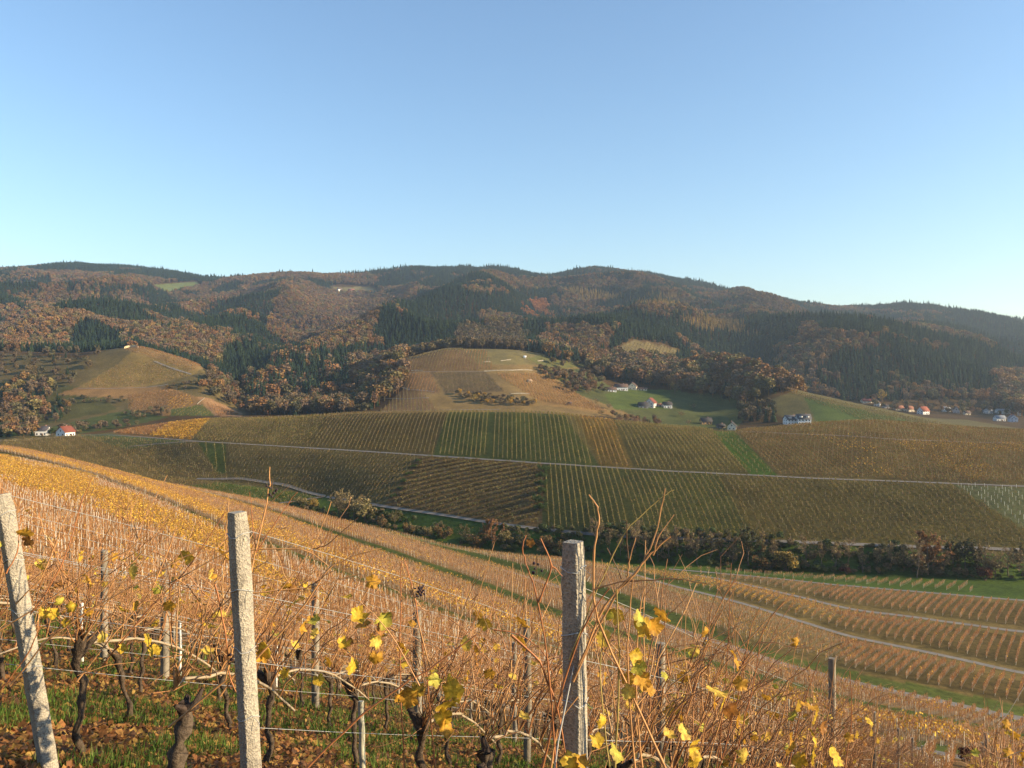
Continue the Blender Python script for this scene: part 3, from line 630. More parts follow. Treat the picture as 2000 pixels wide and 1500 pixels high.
def foliage(mb, x, y, z, d, n, size, h0, h1, wid, pal, along, up=0.0, bright=None):
    """n small faces round each row point; up > 0 makes tall thin faces (canes)"""
    k = len(x)*n
    if not k: return
    X_ = np.repeat(x, n); Y_ = np.repeat(y, n); Z_ = np.repeat(z, n)
    t = (rng.random(k)-.5)*along; s = (rng.random(k)-.5)*wid; h = h0+(h1-h0)*rng.random(k)
    P = np.column_stack([X_+d[0]*t+d[1]*s, Y_+d[1]*t-d[0]*s, Z_+h])
    col = pal[rng.integers(0, len(pal), k)]*(.7+.6*rng.random((k, 1)))
    if bright is not None: col = col*np.repeat(bright, n)[:, None]
    if up > 0:
        A = np.column_stack([rng.normal(size=k)*.28+.12, rng.normal(size=k)*.28, np.ones(k)]); A *= (up*(.5+.5*rng.random(k)))[:, None]/2
        B = rdir(k); B[:, 2] = 0; B /= np.linalg.norm(B, axis=1, keepdims=True)+1e-6; B = B*(size/2)
    else:
        A = rdir(k); B = np.cross(A, rdir(k)); B /= np.linalg.norm(B, axis=1, keepdims=True)+1e-6
        sz = size*(.5+rng.random((k, 1)))/2; A = A*sz; B = B*sz
    V, Fa, cc = quads(P, A, B, col); mb.add(V, Fa, cc)
def stakes(mb, x, y, z, h, wd, col=STK, lean=.04):
    k = len(x)
    if not k: return
    top = np.column_stack([x+rng.normal(size=k)*lean, y+rng.normal(size=k)*lean, z+h*(.9+.2*rng.random(k))]); bot = np.column_stack([x, y, z-.1])
    th = np.array([0, 2.1, 4.2]); V = []
    for b in (bot, top):
        for t in th: V.append(b+np.array([math.cos(t), math.sin(t), 0])*wd*.6)
    V = np.stack(V, 1).reshape(-1, 3); o = (np.arange(k)*6)[:, None]
    Fa = np.concatenate([o+np.array([[0, 1, 4, 3]]), o+np.array([[1, 2, 5, 4]]), o+np.array([[2, 0, 3, 5]])]); c = np.array(col)*(.75+.5*rng.random((k, 1)))
    mb.add(V, Fa, np.repeat(c, 6, 0))
def block(poly, d0, d1, azd, sp, step, pal, n, size, label, single=None, h=(.55, 1.75), wid=.45, stk=5, stw=.08, stcol=STK, leaf=None, lift=0):
    us = [q[0] for q in poly]; x0 = min((u-UC)/F*dd for u in us for dd in (d0, d1)); x1 = max((u-UC)/F*dd for u in us for dd in (d0, d1))
    K, T, x, y, d = rowpts(azd, sp, step, x0, x1, d0, d1)
    m = (y > d0) & (y < d1); K, T, x, y = K[m], T[m], x[m], y[m]; z = H(x, y); u = U(x, y); py = PY(y, z)
    m = inpoly(u, py, poly)
    for q in 'ML': m &= np.abs(y-Dl(q, u)) > (2.2 if d1 < 720 else 0)
    K, T, x, y, z, u, py = [a[m] for a in (K, T, x, y, z, u, py)]
    br = .6+1.0*fbm(x/7, y/7, 4)
    def make(mk, name, lab, grp=None):
        mb = MB(); xx, yy, zz = x[mk], y[mk], z[mk]
        if grp:
            tt = T[mk]; br_ = np.split(np.nonzero(mk)[0], np.nonzero(np.diff(tt) > step*1.6)[0]+1); mk = np.zeros_like(mk); mk[max(br_, key=len)] = True; xx, yy, zz = x[mk], y[mk], z[mk]
        foliage(mb, xx, yy, zz, d, n, size, h[0], h[1], wid, pal, step, bright=br[mk]); foliage(mb, xx, yy, zz, d, 2, size*1.1, .02, .2, 1.9, pal*.8, step, bright=br[mk])
        foliage(mb, xx, yy, zz, d, 1, .10, .5, 1.2, wid*.4, CANE*.62, step, up=1.4, bright=br[mk])
        if leaf is not None:
            lm = mk & (rng.random(len(x)) < leaf(x, y, u, py)); foliage(mb, x[lm], y[lm], z[lm], d, max(2, n//2), size*1.1, .9, 1.9, wid*1.3, LEAFY, step)
        if grp: tube(mb, np.column_stack([xx, yy, zz+1.2])[::3], .008, (.3, .3, .28), 3, cap=False)
        sm = mk & (np.round(T/step).astype(int) % stk == 0) & (rng.random(len(x)) < .8); stakes(mb, x[sm], y[sm], z[sm], 2.0, stw, stcol)
        o = mb.build(name, M['rows'])
        if grp: tag(o, lab, 'vine row', grp)
        else: tag(o, lab, 'vineyard', kind='stuff')
    if single is None: make(np.ones(len(x), bool), 'vineyard', label)
    else:
        for k in np.unique(K):
            mk = K == k
            if mk.sum() > 12: make(mk, 'vine_row', label, single)
yl = lambda pl: (lambda x, y, u, py: inpoly(u, py, pl)*.6*sstep(.4, .6, fbm(x/7, y/7, 3)))
# the long slope across the valley, upper band then lower band
block([(220, 846), (330, 822), (410, 817), (290, 851)], 500, 700, 60, 2.8, 1.2, RUST, 5, .32, 'rusty orange vineyard corner at the left end of the opposite slope')
block([(290, 851), (345, 820), (412, 817), (372, 860)], 500, 700, 66, 8.0, .8, LEAFY*.8, 12, .42, 'bright yellow striped vine rows near the left end of the opposite slope', stk=9, leaf=None, wid=.9)
block([(372, 861), (410, 818), (520, 813), (470, 867)], 500, 700, -4, 2.7, 1.3, OLIVE, 4, .3, 'olive brown vineyard right of the bright yellow striped rows')
block([(470, 868), (520, 813), (640, 808), (600, 875)], 480, 700, 10, 2.7, 1.3, OLIVE, 4, .3, 'olive brown vineyard below the crest, left of the dark green rows')
block([(602, 876), (642, 807), (876, 802), (846, 890)], 440, 650, 1, 2.7, 1.2, DULL, 5, .27, 'brown vineyard with thin rows rising to the crest of the opposite slope')
block([(848, 891), (878, 802), (960, 802), (945, 897)], 420, 640, 0, 2.7, 1.0, OLIVE, 6, .27, 'straight vine row just left of the greenest stripes below the crest', 'vine rows left of the green block')
block([(947, 897), (962, 802), (1062, 803), (1070, 905)], 420, 620, 0, 2.7, 1.0, OLIVE, 6, .25, 'straight vine row on the greenest grass in the middle of the opposite crest', 'vine rows on the green block')
block([(1072, 905), (1064, 803), (1128, 810), (1172, 911)], 420, 610, 0, 2.7, 1.0, OLIVE, 6, .27, 'olive vine row between the green block and the golden strip', 'vine rows right of the green block')
block([(1174, 911), (1130, 810), (1196, 818), (1238, 914)], 400, 600, 0, 2.7, 1.0, np.vstack([RUST, OLIVE, LEAFY*.6]), 6, .3, 'golden brown vine row in the slanting strip below the crest', 'golden vine rows')
block([(1240, 915), (1198, 818), (1392, 841), (1465, 926)], 380, 600, 0, 2.6, 1.1, OLIVE, 5, .28, 'olive vineyard between the golden strip and the bright green strip')
block([(1467, 926), (1394, 842), (1438, 843), (1522, 930)], 380, 600, 0, 3.2, 1.4, OLIVE*.8, 2, .25, 'sparse young vines on the bright green grass strip')
block([(1524, 931), (1440, 843), (1500, 833), (1700, 818), (2300, 845), (2300, 965), (2000, 950)], 340, 620, 0, 2.6, 1.2, np.vstack([RUST*.8, OLIVE]), 5, .28, 'rust brown vineyard filling the right of the opposite slope above its middle path',
      leaf=yl([(1565, 850), (1680, 852), (1740, 900), (1740, 935), (1670, 935), (1650, 885)]))
block([(1740, 862), (1830, 862), (2000, 868), (2000, 885), (1900, 880), (1940, 920), (1900, 945), (1820, 900)], 340, 560, 0, 2.6, 1.6, LEAFY*.7, 2, .32, 'thin scatter of yellow leaves on the vines above the middle path')
block([(0, 960), (0, 863), (150, 852), (385, 864), (425, 924), (640, 972), (560, 985), (300, 960)], 450, 660, 45, 2.6, 1.2, DULL*1.15, 5, .28, 'dull brown vineyard on the near side of the valley houses')
block([(387, 864), (440, 866), (442, 924), (427, 924)], 450, 600, -24, 5.0, 1.2, OLIVE, 6, .3, 'vine row on the narrow green wedge beside the purple brown field', 'vine rows on the narrow green wedge')
block([(444, 866), (820, 890), (745, 985), (600, 962), (447, 928)], 390, 580, 18, 2.7, 1.1, DULL*.85, 5, .27, 'dark purple brown vineyard below the middle path, left of the terraces')
block([(826, 892), (1060, 907), (1052, 1028), (765, 992)], 340, 520, 87, 5.2, .8, DULL, 12, .34, 'brown terraced vineyard with level rows below the middle path', wid=3.4, stk=9)
block([(1068, 907), (1210, 915), (1240, 1048), (1058, 1030)], 330, 480, 1, 2.7, .9, OLIVE*1.1, 7, .24, 'upright vine row in the wide green block below the middle path', 'vine rows below the middle path')
block([(1212, 915), (1400, 925), (1500, 1056), (1242, 1049)], 320, 480, 0, 2.6, 1.0, OLIVE, 5, .26, 'green brown vineyard right of the wide striped block')
block([(1402, 925), (1600, 936), (1860, 946), (2010, 1040), (2030, 1075), (1500, 1056)], 300, 460, -1, 2.6, 1.0, DULL, 6, .27, 'dark brown vineyard on the lower right of the opposite slope')
block([(1862, 947), (2300, 960), (2300, 1085), (2035, 1075), (2012, 1040)], 300, 460, -1, 3.2, 1.2, GREY, 2, .2, 'young pale vineyard with white stakes at the right edge', stk=2, stw=.10, stcol=(.7, .72, .66))
# hills behind the crest
for poly, a, b, azd, sp, pal, lab in [
    ([(796, 695), (870, 682), (903, 680), (940, 724), (796, 726)], 850, 1100, 0, 3.6, DULL, 'brown vineyard with upright rows at the top left of the middle hill'),
    ([(796, 730), (840, 730), (862, 768), (796, 764)], 800, 1060, 0, 3.6, RUST, 'small rust vineyard on the left flank of the middle hill'),
    ([(738, 806), (790, 758), (826, 767), (862, 806)], 720, 1000, -8, 3.8, DULL, 'brown vineyard at the left foot of the middle hill'),
    ([(846, 728), (950, 729), (985, 764), (870, 766)], 800, 1060, 84, 5.0, DULL, 'dark terraces on the face of the middle hill'),
    ([(965, 730), (1060, 730), (1190, 806), (1050, 782)], 720, 1060, -5, 3.6, RUST*1.1, 'orange brown vineyard on the right flank of the middle hill'),
    ([(905, 684), (950, 684), (965, 722), (940, 722)], 850, 1100, 0, 3.6, RUST, 'rust strip near the top of the middle hill'),
    ([(160, 756), (228, 714), (300, 704), (372, 735), (270, 754)], 800, 1080, 30, 4, np.vstack([RUST, OLIVE]), 'orange vineyard on the small left hill'),
    ([(240, 682), (275, 676), (395, 712), (372, 728), (320, 706)], 850, 1080, 20, 4, RUST, 'rust vineyard at the top of the small left hill'),
    ([(250, 772), (330, 760), (372, 775), (355, 795), (250, 800)], 720, 960, 10, 4, RUST*.85, 'brown vineyard at the foot of the small left hill'),
    ([(330, 775), (370, 772), (378, 792), (325, 800)], 720, 960, 0, 4.5, LEAFY*.7, 'yellowish rows at the foot of the small left hill'),
    ([(340, 800), (395, 792), (420, 812), (338, 812)], 700, 960, 0, 5, OLIVE, 'green striped vineyard at the foot of the small left hill'),
    ([(400, 786), (420, 790), (468, 810), (424, 812)], 700, 960, 0, 3.6, RUST*1.1, 'bare orange vineyard at the right foot of the small left hill'),
    ([(1195, 690), (1240, 668), (1300, 674), (1325, 686), (1300, 708), (1200, 708)], 950, 1500, 15, 5, DULL, 'dun vineyard in the clearing high on the right'),
    ([(1420, 716), (1480, 732), (1560, 768), (1700, 798), (1850, 830), (1700, 826), (1600, 790)], 720, 1100, 0, 3.8, DULL, 'thin vineyard along the falling ridge on the right')]:
    block(poly, a, b, azd, sp, 1.8, pal, 3, .5, lab, h=(.5, 1.8), wid=.6, stk=3, stw=.12)

# ---- the slopes on this side, between the paths
YB1 = [(-200, 880), (0, 893), (130, 915), (250, 960), (430, 1040), (600, 1130), (650, 1180), (600, 1160), (350, 1050), (150, 972), (0, 930), (-200, 910)]
off_ = lambda k0, o, y: .06*y+1 if k0 in 'CB' else .055*y if k0 == 'A' else .028*y
def strip(k0, k1, off0, off1, u0, u1, azd, sp, step, ncane, nleaf, label, leaffn, single=None, wcane=.045, stk=1, umin=None, x=(-420, 250), y=(60, 470), kmin=8, topcol=None):
    K, T, x_, y_, d = rowpts(azd, sp, step, x[0], x[1], y[0], y[1])
    u = U(x_, y_); m = (u > u0) & (u < u1) & (y_ > Dl(k0, u)+off_(k0, off0, y_)) & (y_ < Dl(k1, u)-np.maximum(off1, .07*y_*{'B': 1, 'A': .95, 'Z': .5}.get(k1, .3)))
    K, T, x_, y_, u = K[m], T[m], x_[m], y_[m], u[m]; z = H(x_, y_); py = PY(y_, z-0); t = (y_-Dl(k0, u))/(Dl(k1, u)-Dl(k0, u))
    lp = leaffn(x_, y_, u, py, t); nz = fbm(x_/4, y_/4, 3); br = .8+.45*nz
    def make(mk, name, lab, grp=None):
        if grp:
            br_ = np.split(np.nonzero(mk)[0], np.nonzero(np.diff(T[mk]) > step*1.6)[0]+1); mk = np.zeros_like(mk); mk[max(br_, key=len)] = True
        mb = MB(); foliage(mb, x_[mk], y_[mk], z[mk], d, ncane, wcane, .75, 1.55, .35, CANE, step, up=1.15, bright=br[mk])
        r = rng.random(len(x_))
        if grp: tube(mb, np.column_stack([x_[mk], y_[mk], z[mk]+1.1])[::3], .006, (.3, .3, .28), 3, cap=False)
        for lo in (0, .5):
            lm = mk & (r*.999 < np.clip(lp-lo, 0, .5)*2); foliage(mb, x_[lm], y_[lm], z[lm], d, nleaf, .17, .8, 1.9, .45, LEAFY, step)
        lm = mk & (r > lp); foliage(mb, x_[lm], y_[lm], z[lm], d, max(1, nleaf//4), .13, .7, 1.6, .4, RUST*1.2, step)
        sm = mk & (np.round(T/step).astype(int) % stk == 0); stakes(mb, x_[sm], y_[sm], z[sm], 1.55, .055, (.42, .38, .31)); em = mk & (y_-Dl(k0, u) < off_(k0, off0, y_)+1.3); stakes(mb, x_[em], y_[em], z[em], 1.75, .085, (.58, .52, .42))
        o = mb.build(name, M['rows'])
        if grp: tag(o, lab, 'vine row', grp)
        else: tag(o, lab, 'vineyard', kind='stuff')
    if single is None: make(np.ones(len(x_), bool), 'vineyard', label)
    else:
        for k in np.unique(K):
            mk = K == k
            if mk.sum() > kmin: make(mk, 'vine_row', label, single)
        return K, x_, y_
edge = lambda a: (lambda x, y, u, py, t: np.clip(a*np.exp(-(t/.16)**2)+.10, 0, 1)*(.5+fbm(x/6, y/6, 3)))
def lf_cb(x, y, u, py, t):
    left = sstep(700, 300, u); return np.clip((1.1*np.exp(-((t-.1)/.2)**2)*(.4+left)+.9*sstep(.65, .9, t)*left+.10)*(.4+1.1*fbm(x/8, y/8, 3)), 0, 1)
def lf_gold(x, y, u, py, t): return np.clip(sstep(1720, 1500, u)*.9*(.5+fbm(x/7, y/7, 3))*np.exp(-(t/.6)**2)+.06, 0, 1)
strip('C', 'B', 11, 3, -350, 2250, 36, 2.0, 1.1, 9, 8, 'leafless reddish vine rows with pale stakes below the nearest path', lf_cb)
strip('B', 'A', 13, 3, 150, 1560, 36, 2.0, 1.1, 9, 6, 'pink brown vine rows with pale stakes between the second and third paths', lambda x, y, u, py, t: np.clip((.9*np.exp(-((t-.08)/.14)**2)*sstep(1150, 600, u)+.6*np.exp(-((t-.95)/.15)**2)*sstep(300, 700, u)+.06)*(.4+1.1*fbm(x/8, y/8, 3)), 0, 1))
strip('B', 'A', 8, 4, 1560, 2200, 36, 2.0, 1.0, 10, 5, 'bushy orange vine row between the two lowest paths on the right', lambda x, y, u, py, t: .12+0*x, 'orange vine rows on the lower right slope', kmin=6)
strip('A', 'Z', 14, 3, 600, 1640, 36, 2.2, 1.2, 6, 5, 'thin vines and white stakes between the third and fourth paths', lambda x, y, u, py, t: .05+.5*np.exp(-((u-1500)/130)**2)*(t < .45)*(fbm(x/6, y/6, 2)), wcane=.06)
strip('A', 'Z', 9, 4, 1640, 2200, 36, 2.1, 1.0, 12, 5, 'orange vine row standing in line on the right below the fourth path', lambda x, y, u, py, t: .10+0*x, 'orange vine rows in the wide striped field', wcane=.06, kmin=6)
strip('Z', 'Y', 7, 3, 1150, 1640, 36, 2.6, 1.2, 7, 9, 'yellow and rust vines beside the fourth path', lf_gold, wcane=.07)
strip('Z', 'Y', 5, 3, 1640, 2200, 36, 2.2, 1.2, 11, 5, 'rust vine row in the narrow striped field above the fourth path', lf_gold, 'rust vine rows of the narrow striped field', wcane=.07, kmin=5)
strip('Y', 'X', 4, 3, 1340, 1600, 38, 3.0, 1.2, 7, 4, 'dull rust vines near the valley trees', lambda x, y, u, py, t: .05+0*x, wcane=.08)
strip('Y', 'X', 4, 3, 1600, 2200, 38, 2.4, 1.2, 10, 3, 'small rust vine row in the field next to the valley meadow', lambda x, y, u, py, t: .05+0*x, 'small rust vine rows by the meadow', wcane=.08, kmin=4)
strip('X', 'V', 3, 10, 1330, 1900, 38, 3.6, 1.4, 5, 2, 'low thin vines at the foot of the slope beside the valley trees', lambda x, y, u, py, t: .03+0*x, wcane=.08)
# ------------------------------------------------------------------ the vineyard at the camera's feet
RD = np.array([.5, .8660254]); RP = np.array([.8660254, -.5]); P0, SPC = -1.30, 1.49
def rowxy(p, s): return p*RP[0]+s*RD[0], p*RP[1]+s*RD[1]
def gz(x, y): return float(H(np.array([x]), np.array([y]))[0])
# concrete end posts: pixel of the top, depth, pixel of a low point on the post
def post(u, py, D, u2, py2, w, name_label, rz=-30):
    x = (u-UC)/F*D; z = -(py-HY)/F*D; zb = -(py2-HY)/F*D; x2 = (u2-UC)/F*D
    g = gz(x2, D)-.35; k = (g-z)/(zb-z); bx = x+(x2-x)*k; L_ = math.sqrt((z-g)**2+(bx-x)**2)
    t = empty('concrete_post', (bx, D, g), name_label, 'post', 'concrete end posts in the front')
    mb = MB(); s = w/2; zz = np.linspace(0, 1, 26); V = []; gr = np.random.default_rng(int(u))
    for i, a in enumerate(zz):
        e = s*(1 if a < .99 else .86)
        ring = np.array([(-e, -e), (e, -e), (e, e), (-e, e)])+gr.normal(size=(4, 2))*.0012
        c = s*.16; oc = []
        for q in range(4):
            p = ring[q]; a1 = ring[(q-1) % 4]; a2 = ring[(q+1) % 4]
            oc += [p+(a1-p)/np.linalg.norm(a1-p)*c, p+(a2-p)/np.linalg.norm(a2-p)*c]
        oc = np.array(oc); V.append(np.column_stack([oc, np.full(8, a*L_)]))
    V = np.concatenate(V); i = np.arange(25)[:, None]*8; j = np.arange(8)[None]; j2 = (j+1) % 8
    mb.add(V, np.stack([i+j, i+j2, i+8+j2, i+8+j], -1).reshape(-1, 4)); mb.add(V[-8:], [list(range(8))])
    o = mb.build('shaft', M['concrete'], t); o.rotation_euler = (0, 0, R(rz))
    for a in (.10, .34, .6, .9):
        mb = MB(); th = np.linspace(0, 2*np.pi, 9); r = s*1.45; zc = L_-a
        Q = np.column_stack([np.clip(np.cos(th)*r, -s-.003, s+.003), np.clip(np.sin(th)*r, -s-.003, s+.003), zc+.012*np.sin(th*2+a*9)])
        tube(mb, Q, .0022, (1, 1, 1), 4); tube(mb, [(s+.002, s*.3, zc), (s+.03, s*.5, zc-.02), (s+.02, s*.2, zc-.045)], .0015, (1, 1, 1), 4)
        tie = mb.build('wire_tie', M['wire'], t); tie.rotation_euler = (0, 0, R(rz))
    t.rotation_euler = (0, math.atan2(x-bx, z-g), 0)
    return (x, D, z)
TOP = [post(1119, 1058, 3.0, 1125, 1480, .070, 'concrete post with a gravelly top, the one nearest the middle of the picture', -34),
       post(464, 1000, 3.5, 489, 1480, .070, 'concrete post left of the middle, with cane shadows on its sunlit side', -44),
       post(4, 965, 4.07, 92, 1480, .074, 'leaning concrete post at the left edge of the picture', -40)]
# thinner posts standing along the rows
GREYW = (.25, .215, .165)
def rowpost(p, s, h, w, lab, col=GREYW, lean=0.0, cat='post', nm='wooden_post'):
    x, y = rowxy(p, s); z = gz(x, y); mb = MB(); g = np.random.default_rng(int(abs(p*91+s*17)))
    n = 9; Q = np.column_stack([np.linspace(0, lean*h, n)+g.normal(size=n)*.004, g.normal(size=n)*.004, np.linspace(-.2, h, n)])
    c = np.array(col)*(.8+.4*g.random((n, 1))); tube(mb, Q, w*.62, np.repeat(c, 4, 0), 4)
    o = mb.build(nm, M['wood'], loc=(x, y, z)); o.rotation_euler = (0, 0, R(15+g.normal()*6)); tag(o, lab, cat, 'row posts in the front vineyard'); return o
def s_at(u, p):
    k = (u-UC)/F; D = p/(RP[0]*k+RP[1]); return (k*D)*RD[0]+D*RD[1]
ROWP = [P0+SPC*i for i in range(1, -30, -1)]
spec = [(1290, P0-SPC, 1.66, .085, 'dark wooden post right of the middle concrete post'), (1030, P0-2*SPC, 1.62, .075, 'grey post just left of the middle concrete post'),
        (1625, P0, 1.9, .07, 'blackened post low on the right between tall canes'), (815, P0-3*SPC, 1.5, .085, 'grey wooden post behind the largest yellow leaves'),
        (616, P0-4*SPC, 1.62, .08, 'pale wooden post between the left and middle concrete posts'), (322, P0-5*SPC, 1.45, .085, 'pale post right of the leaning concrete post'),
        (203, P0-6*SPC, 1.5, .08, 'pale post close behind the leaning concrete post'), (1005, P0-3.0*SPC, 1.5, .06, 'thin dark post beside the grey post near the middle')]
for u, p, h, w_, lab in spec: rowpost(p, s_at(u, p), h, w_, lab)
for p in ROWP:
    for k in range(1, 5):
        s = 8.6+4.6*k+(p*3.3 % 1.5); x, y = rowxy(p, s)
        if y > 3 and -120 < U(x, y) < 2120 and y < 32: rowpost(p, s, 1.6, .06, 'small grey post standing farther down the front vineyard')
x, y = rowxy(P0-2*SPC, 0); rowpost(P0-1.55*SPC, s_at(706, P0-1.55*SPC), .62, .035, 'short square planting stake left of a yellow leaf cluster', (.42, .40, .30), nm='planting_stake', cat='stake')
for u, py0 in ((540, 0), (352, 0), (160, 0)):
    q = P0-5.5*SPC; rowpost(q, s_at(u, q), .75, .03, 'small white stake among the left vines', (.8, .78, .72), nm='white_stake', cat='stake')
# wires: four strands on each of the nearest rows
for i, p in enumerate(ROWP[:9]):
    for j, hh in enumerate((.55, .85, 1.15, 1.42)):
        mb = MB(); s0 = {P0: 2.71, P0-SPC: 2.43, P0-2*SPC: 2.23}.get(p, 2.3); S = np.linspace(s0, 26, 40); x, y = rowxy(p, S); z = H(x, y)
        z = np.poly1d(np.polyfit(S, z, 3))(S)+hh+.012*np.sin(S*1.4+j); off = .05*(-1)**j*0
        tube(mb, np.column_stack([x, y, z]), .0017, (1, 1, 1), 3, cap=False)
        tag(mb.build('trellis_wire', M['wire']), 'thin trellis wire strung along a front vine row', 'wire', 'trellis wires of the front rows')
mb = MB(); tp = TOP[0]; tube(mb, [(tp[0]+.05, tp[1]+.02, tp[2]-.25), (tp[0]-.06, tp[1]-.10, tp[2]-.70), (tp[0]-.19, tp[1]-.35, gz(tp[0]-.19, tp[1]-.35)-.02)], .003, (1, 1, 1), 5)
tag(mb.build('anchor_wire', M['wire']), 'twisted anchor wire slanting down from the middle concrete post', 'wire')

# ---- vine plants
def leafmesh(mb, c, s, nrm, roll, col, g):
    """a lobed, curled vine leaf"""
    n = 30; th = np.linspace(0, 2*np.pi, n, endpoint=False)
    r = .85+.09*np.cos(th*5)+.045*np.cos(th*15+.6)+.025*g.normal(size=n); r *= 1-.38*np.exp(-((th-np.pi)/.3)**2)
    P = np.column_stack([np.cos(th)*r, np.sin(th)*r, np.zeros(n)]); inner = P*.5; cu = g.uniform(.3, .9)
    Q = np.vstack([[0, 0, 0], inner, P]); fold = g.uniform(-.5, .9)
    Q[:, 2] = cu*.35*(Q[:, 0]**2+Q[:, 1]**2)*g.choice([-1, 1])+fold*.5*np.abs(Q[:, 1])+.10*g.normal(size=len(Q))*(np.arange(len(Q)) > n)+.12*np.sin(3*Q[:, 0]+g.random()*6)
    nrm = np.array(nrm)/np.linalg.norm(nrm); a = np.cross(nrm, [0.2, .1, 1]); a /= np.linalg.norm(a); b = np.cross(nrm, a)
    a, b = a*math.cos(roll)+b*math.sin(roll), b*math.cos(roll)-a*math.sin(roll)
    W = np.array(c)+s*(Q[:, :1]*a+Q[:, 1:2]*b+Q[:, 2:]*nrm)
    col = np.array(col); cc = np.tile(col, (len(Q), 1)); brown = np.array((.30, .13, .04)); e = (g.random(n) < .45)[:, None]
    cc[1+n:] = np.where(e, col*.45+brown*.55, col); cc *= (.85+.3*g.random((len(Q), 1)))
    k = np.arange(n); k2 = (k+1) % n
    mb.add(W, np.column_stack([1+k, 1+k2, np.zeros(n, int)]), cc)
    mb.add(W, np.column_stack([1+k, 1+n+k, 1+n+k2, 1+k2]), cc)
LEAFC = [(.72, .48, .05), (.78, .55, .10), (.62, .33, .04), (.55, .50, .08), (.66, .42, .06), (.38, .18, .05)]
def cane(mb, base, d, length, r0, g, col=None, sides=3, n=8, bend=.35):
    d = np.array(d, float); d /= np.linalg.norm(d); bv = g.normal(size=3)*bend; bv[2] *= .4
    t = np.linspace(0, 1, n)[:, None]; P = np.array(base)+d*t*length+bv*(t**2)*length*.5
    P[1:] += g.normal(size=(n-1, 3))*.008+np.where(np.arange(1, n) % 2, 1, -1)[:, None]*.004
    col = np.array(col) if col is not None else CANE[g.integers(0, 4)]*g.uniform(.8, 1.25)
    rr_ = r0*(1-.6*t[:, 0])*(1+.16*(np.arange(n) % 2)); tube(mb, P, rr_, col, sides, cap=False); return P
def vine_meshes(seed, hi=True):
    """returns trunk, canes, leaves meshes; local x runs down the row, ground falls .42 per metre"""
    g = np.random.default_rng(seed); sl = -.43; sd = 6 if hi else 4; tr = MB(); hd = .56+.1*g.random(); lean = g.normal(size=2)*.07
    zs = np.linspace(-.12, hd, 9); Q = np.column_stack([lean[0]*zs+g.normal(size=9)*.013, lean[1]*zs+g.normal(size=9)*.013, zs]); q9 = np.linspace(0, 8, 21); Q = np.column_stack([np.interp(q9, range(9), Q[:, c_]) for c_ in range(3)])
    rad = np.interp(Q[:, 2], [-.12, 0, .3, hd-.1, hd], [.03, .021, .017, .023, .032])*(1+.14*g.normal(size=21)); barkc = np.array((.10, .072, .05))
    tube(tr, Q, np.abs(rad), barkc, sd+2, jit=.16); top = Q[-1]
    for k in range(3):
        e = top+np.array([g.normal()*.07, g.normal()*.05, .06+.05*g.random()]); tube(tr, [top-np.array([0, 0, .04]), (top+e)/2, e], [.026, .026, .010], barkc*.9, sd)
    ca = MB(); arm = []
    sg = 1 if g.random() < .9 else -1; ln = .75+.3*g.random(); t = np.linspace(0, 1, 9)
    A = np.column_stack([top[0]+sg*t*ln, top[1]+.02*g.normal(size=9), top[2]+.02+np.sin(t*3.1)*.10+sg*t*ln*sl-(.10*t**3)]); tube(ca, A, np.linspace(.011, .007, 9), (.34, .27, .18), sd-1)
    nodes = [A[i] for i in range(1, 9)]+[top]*5
    N = 25 if hi else 18
    for k in range(N):
        b = nodes[g.integers(0, len(nodes))]; d = (g.normal()*.28+.16, g.normal()*.24-.26, 1); L_ = g.uniform(.45, .9) if k > 2 else g.uniform(.8, 1.1)
        P = cane(ca, b, d, L_, .0048, g, sides=4 if hi else 3, n=9 if hi else 6)
        for q in range(3 if hi else 2):
            i = g.integers(2, len(P)-1); dd = P[i]-P[i-1]; dd = dd/np.linalg.norm(dd)+g.normal(size=3)*.8; cane(ca, P[i], dd, g.uniform(.12, .45), .0026, g, sides=3, n=5, bend=.6)
    for k in range(3): b = nodes[g.integers(0, len(nodes))]; cane(ca, b, (g.normal(), g.normal()*.7, .5), g.uniform(.4, .9), .0035, g, sides=3, n=6, bend=.9)
    lf = MB(); nl = g.integers(5, 13) if hi else g.integers(4, 10)
    for k in range(nl):
        c = top+np.array([g.normal()*.4, g.normal()*.14, g.uniform(.1, .8)]); c[2] += sl*c[0]
        leafmesh(lf, c, g.uniform(.028, .05), g.normal(size=3), g.random()*6, LEAFC[g.integers(0, 6)], g)
    return tr.mesh('trunk', M['bark'], True), ca.mesh('canes', M['cane'], True), lf.mesh('leaves', M['leaf'])
VAR = [vine_meshes(100+i) for i in range(9)]; VLO = [vine_meshes(200+i, False) for i in range(6)]
cand = []
for i, p in enumerate(ROWP+[P0-SPC*k for k in range(29, 60)]):
    for j, s in enumerate(np.arange(6.5 if p > 0 else 3.15 if p > -1.5 else 2.75, 60, 1.12)):
        s = s+.12*math.sin(i*7.7+j*3.1); x, y = rowxy(p, s)
        if y < 1.2: continue
        u = U(x, y); 
        if -150 < u < 2150 and y < Dl('C', u)-6: cand.append((math.hypot(x, y), i, j, p, s, x, y))
cand.sort(); near = cand[:300]
print('vine depth of the farthest single vine', near[-1][0])
vines = {}
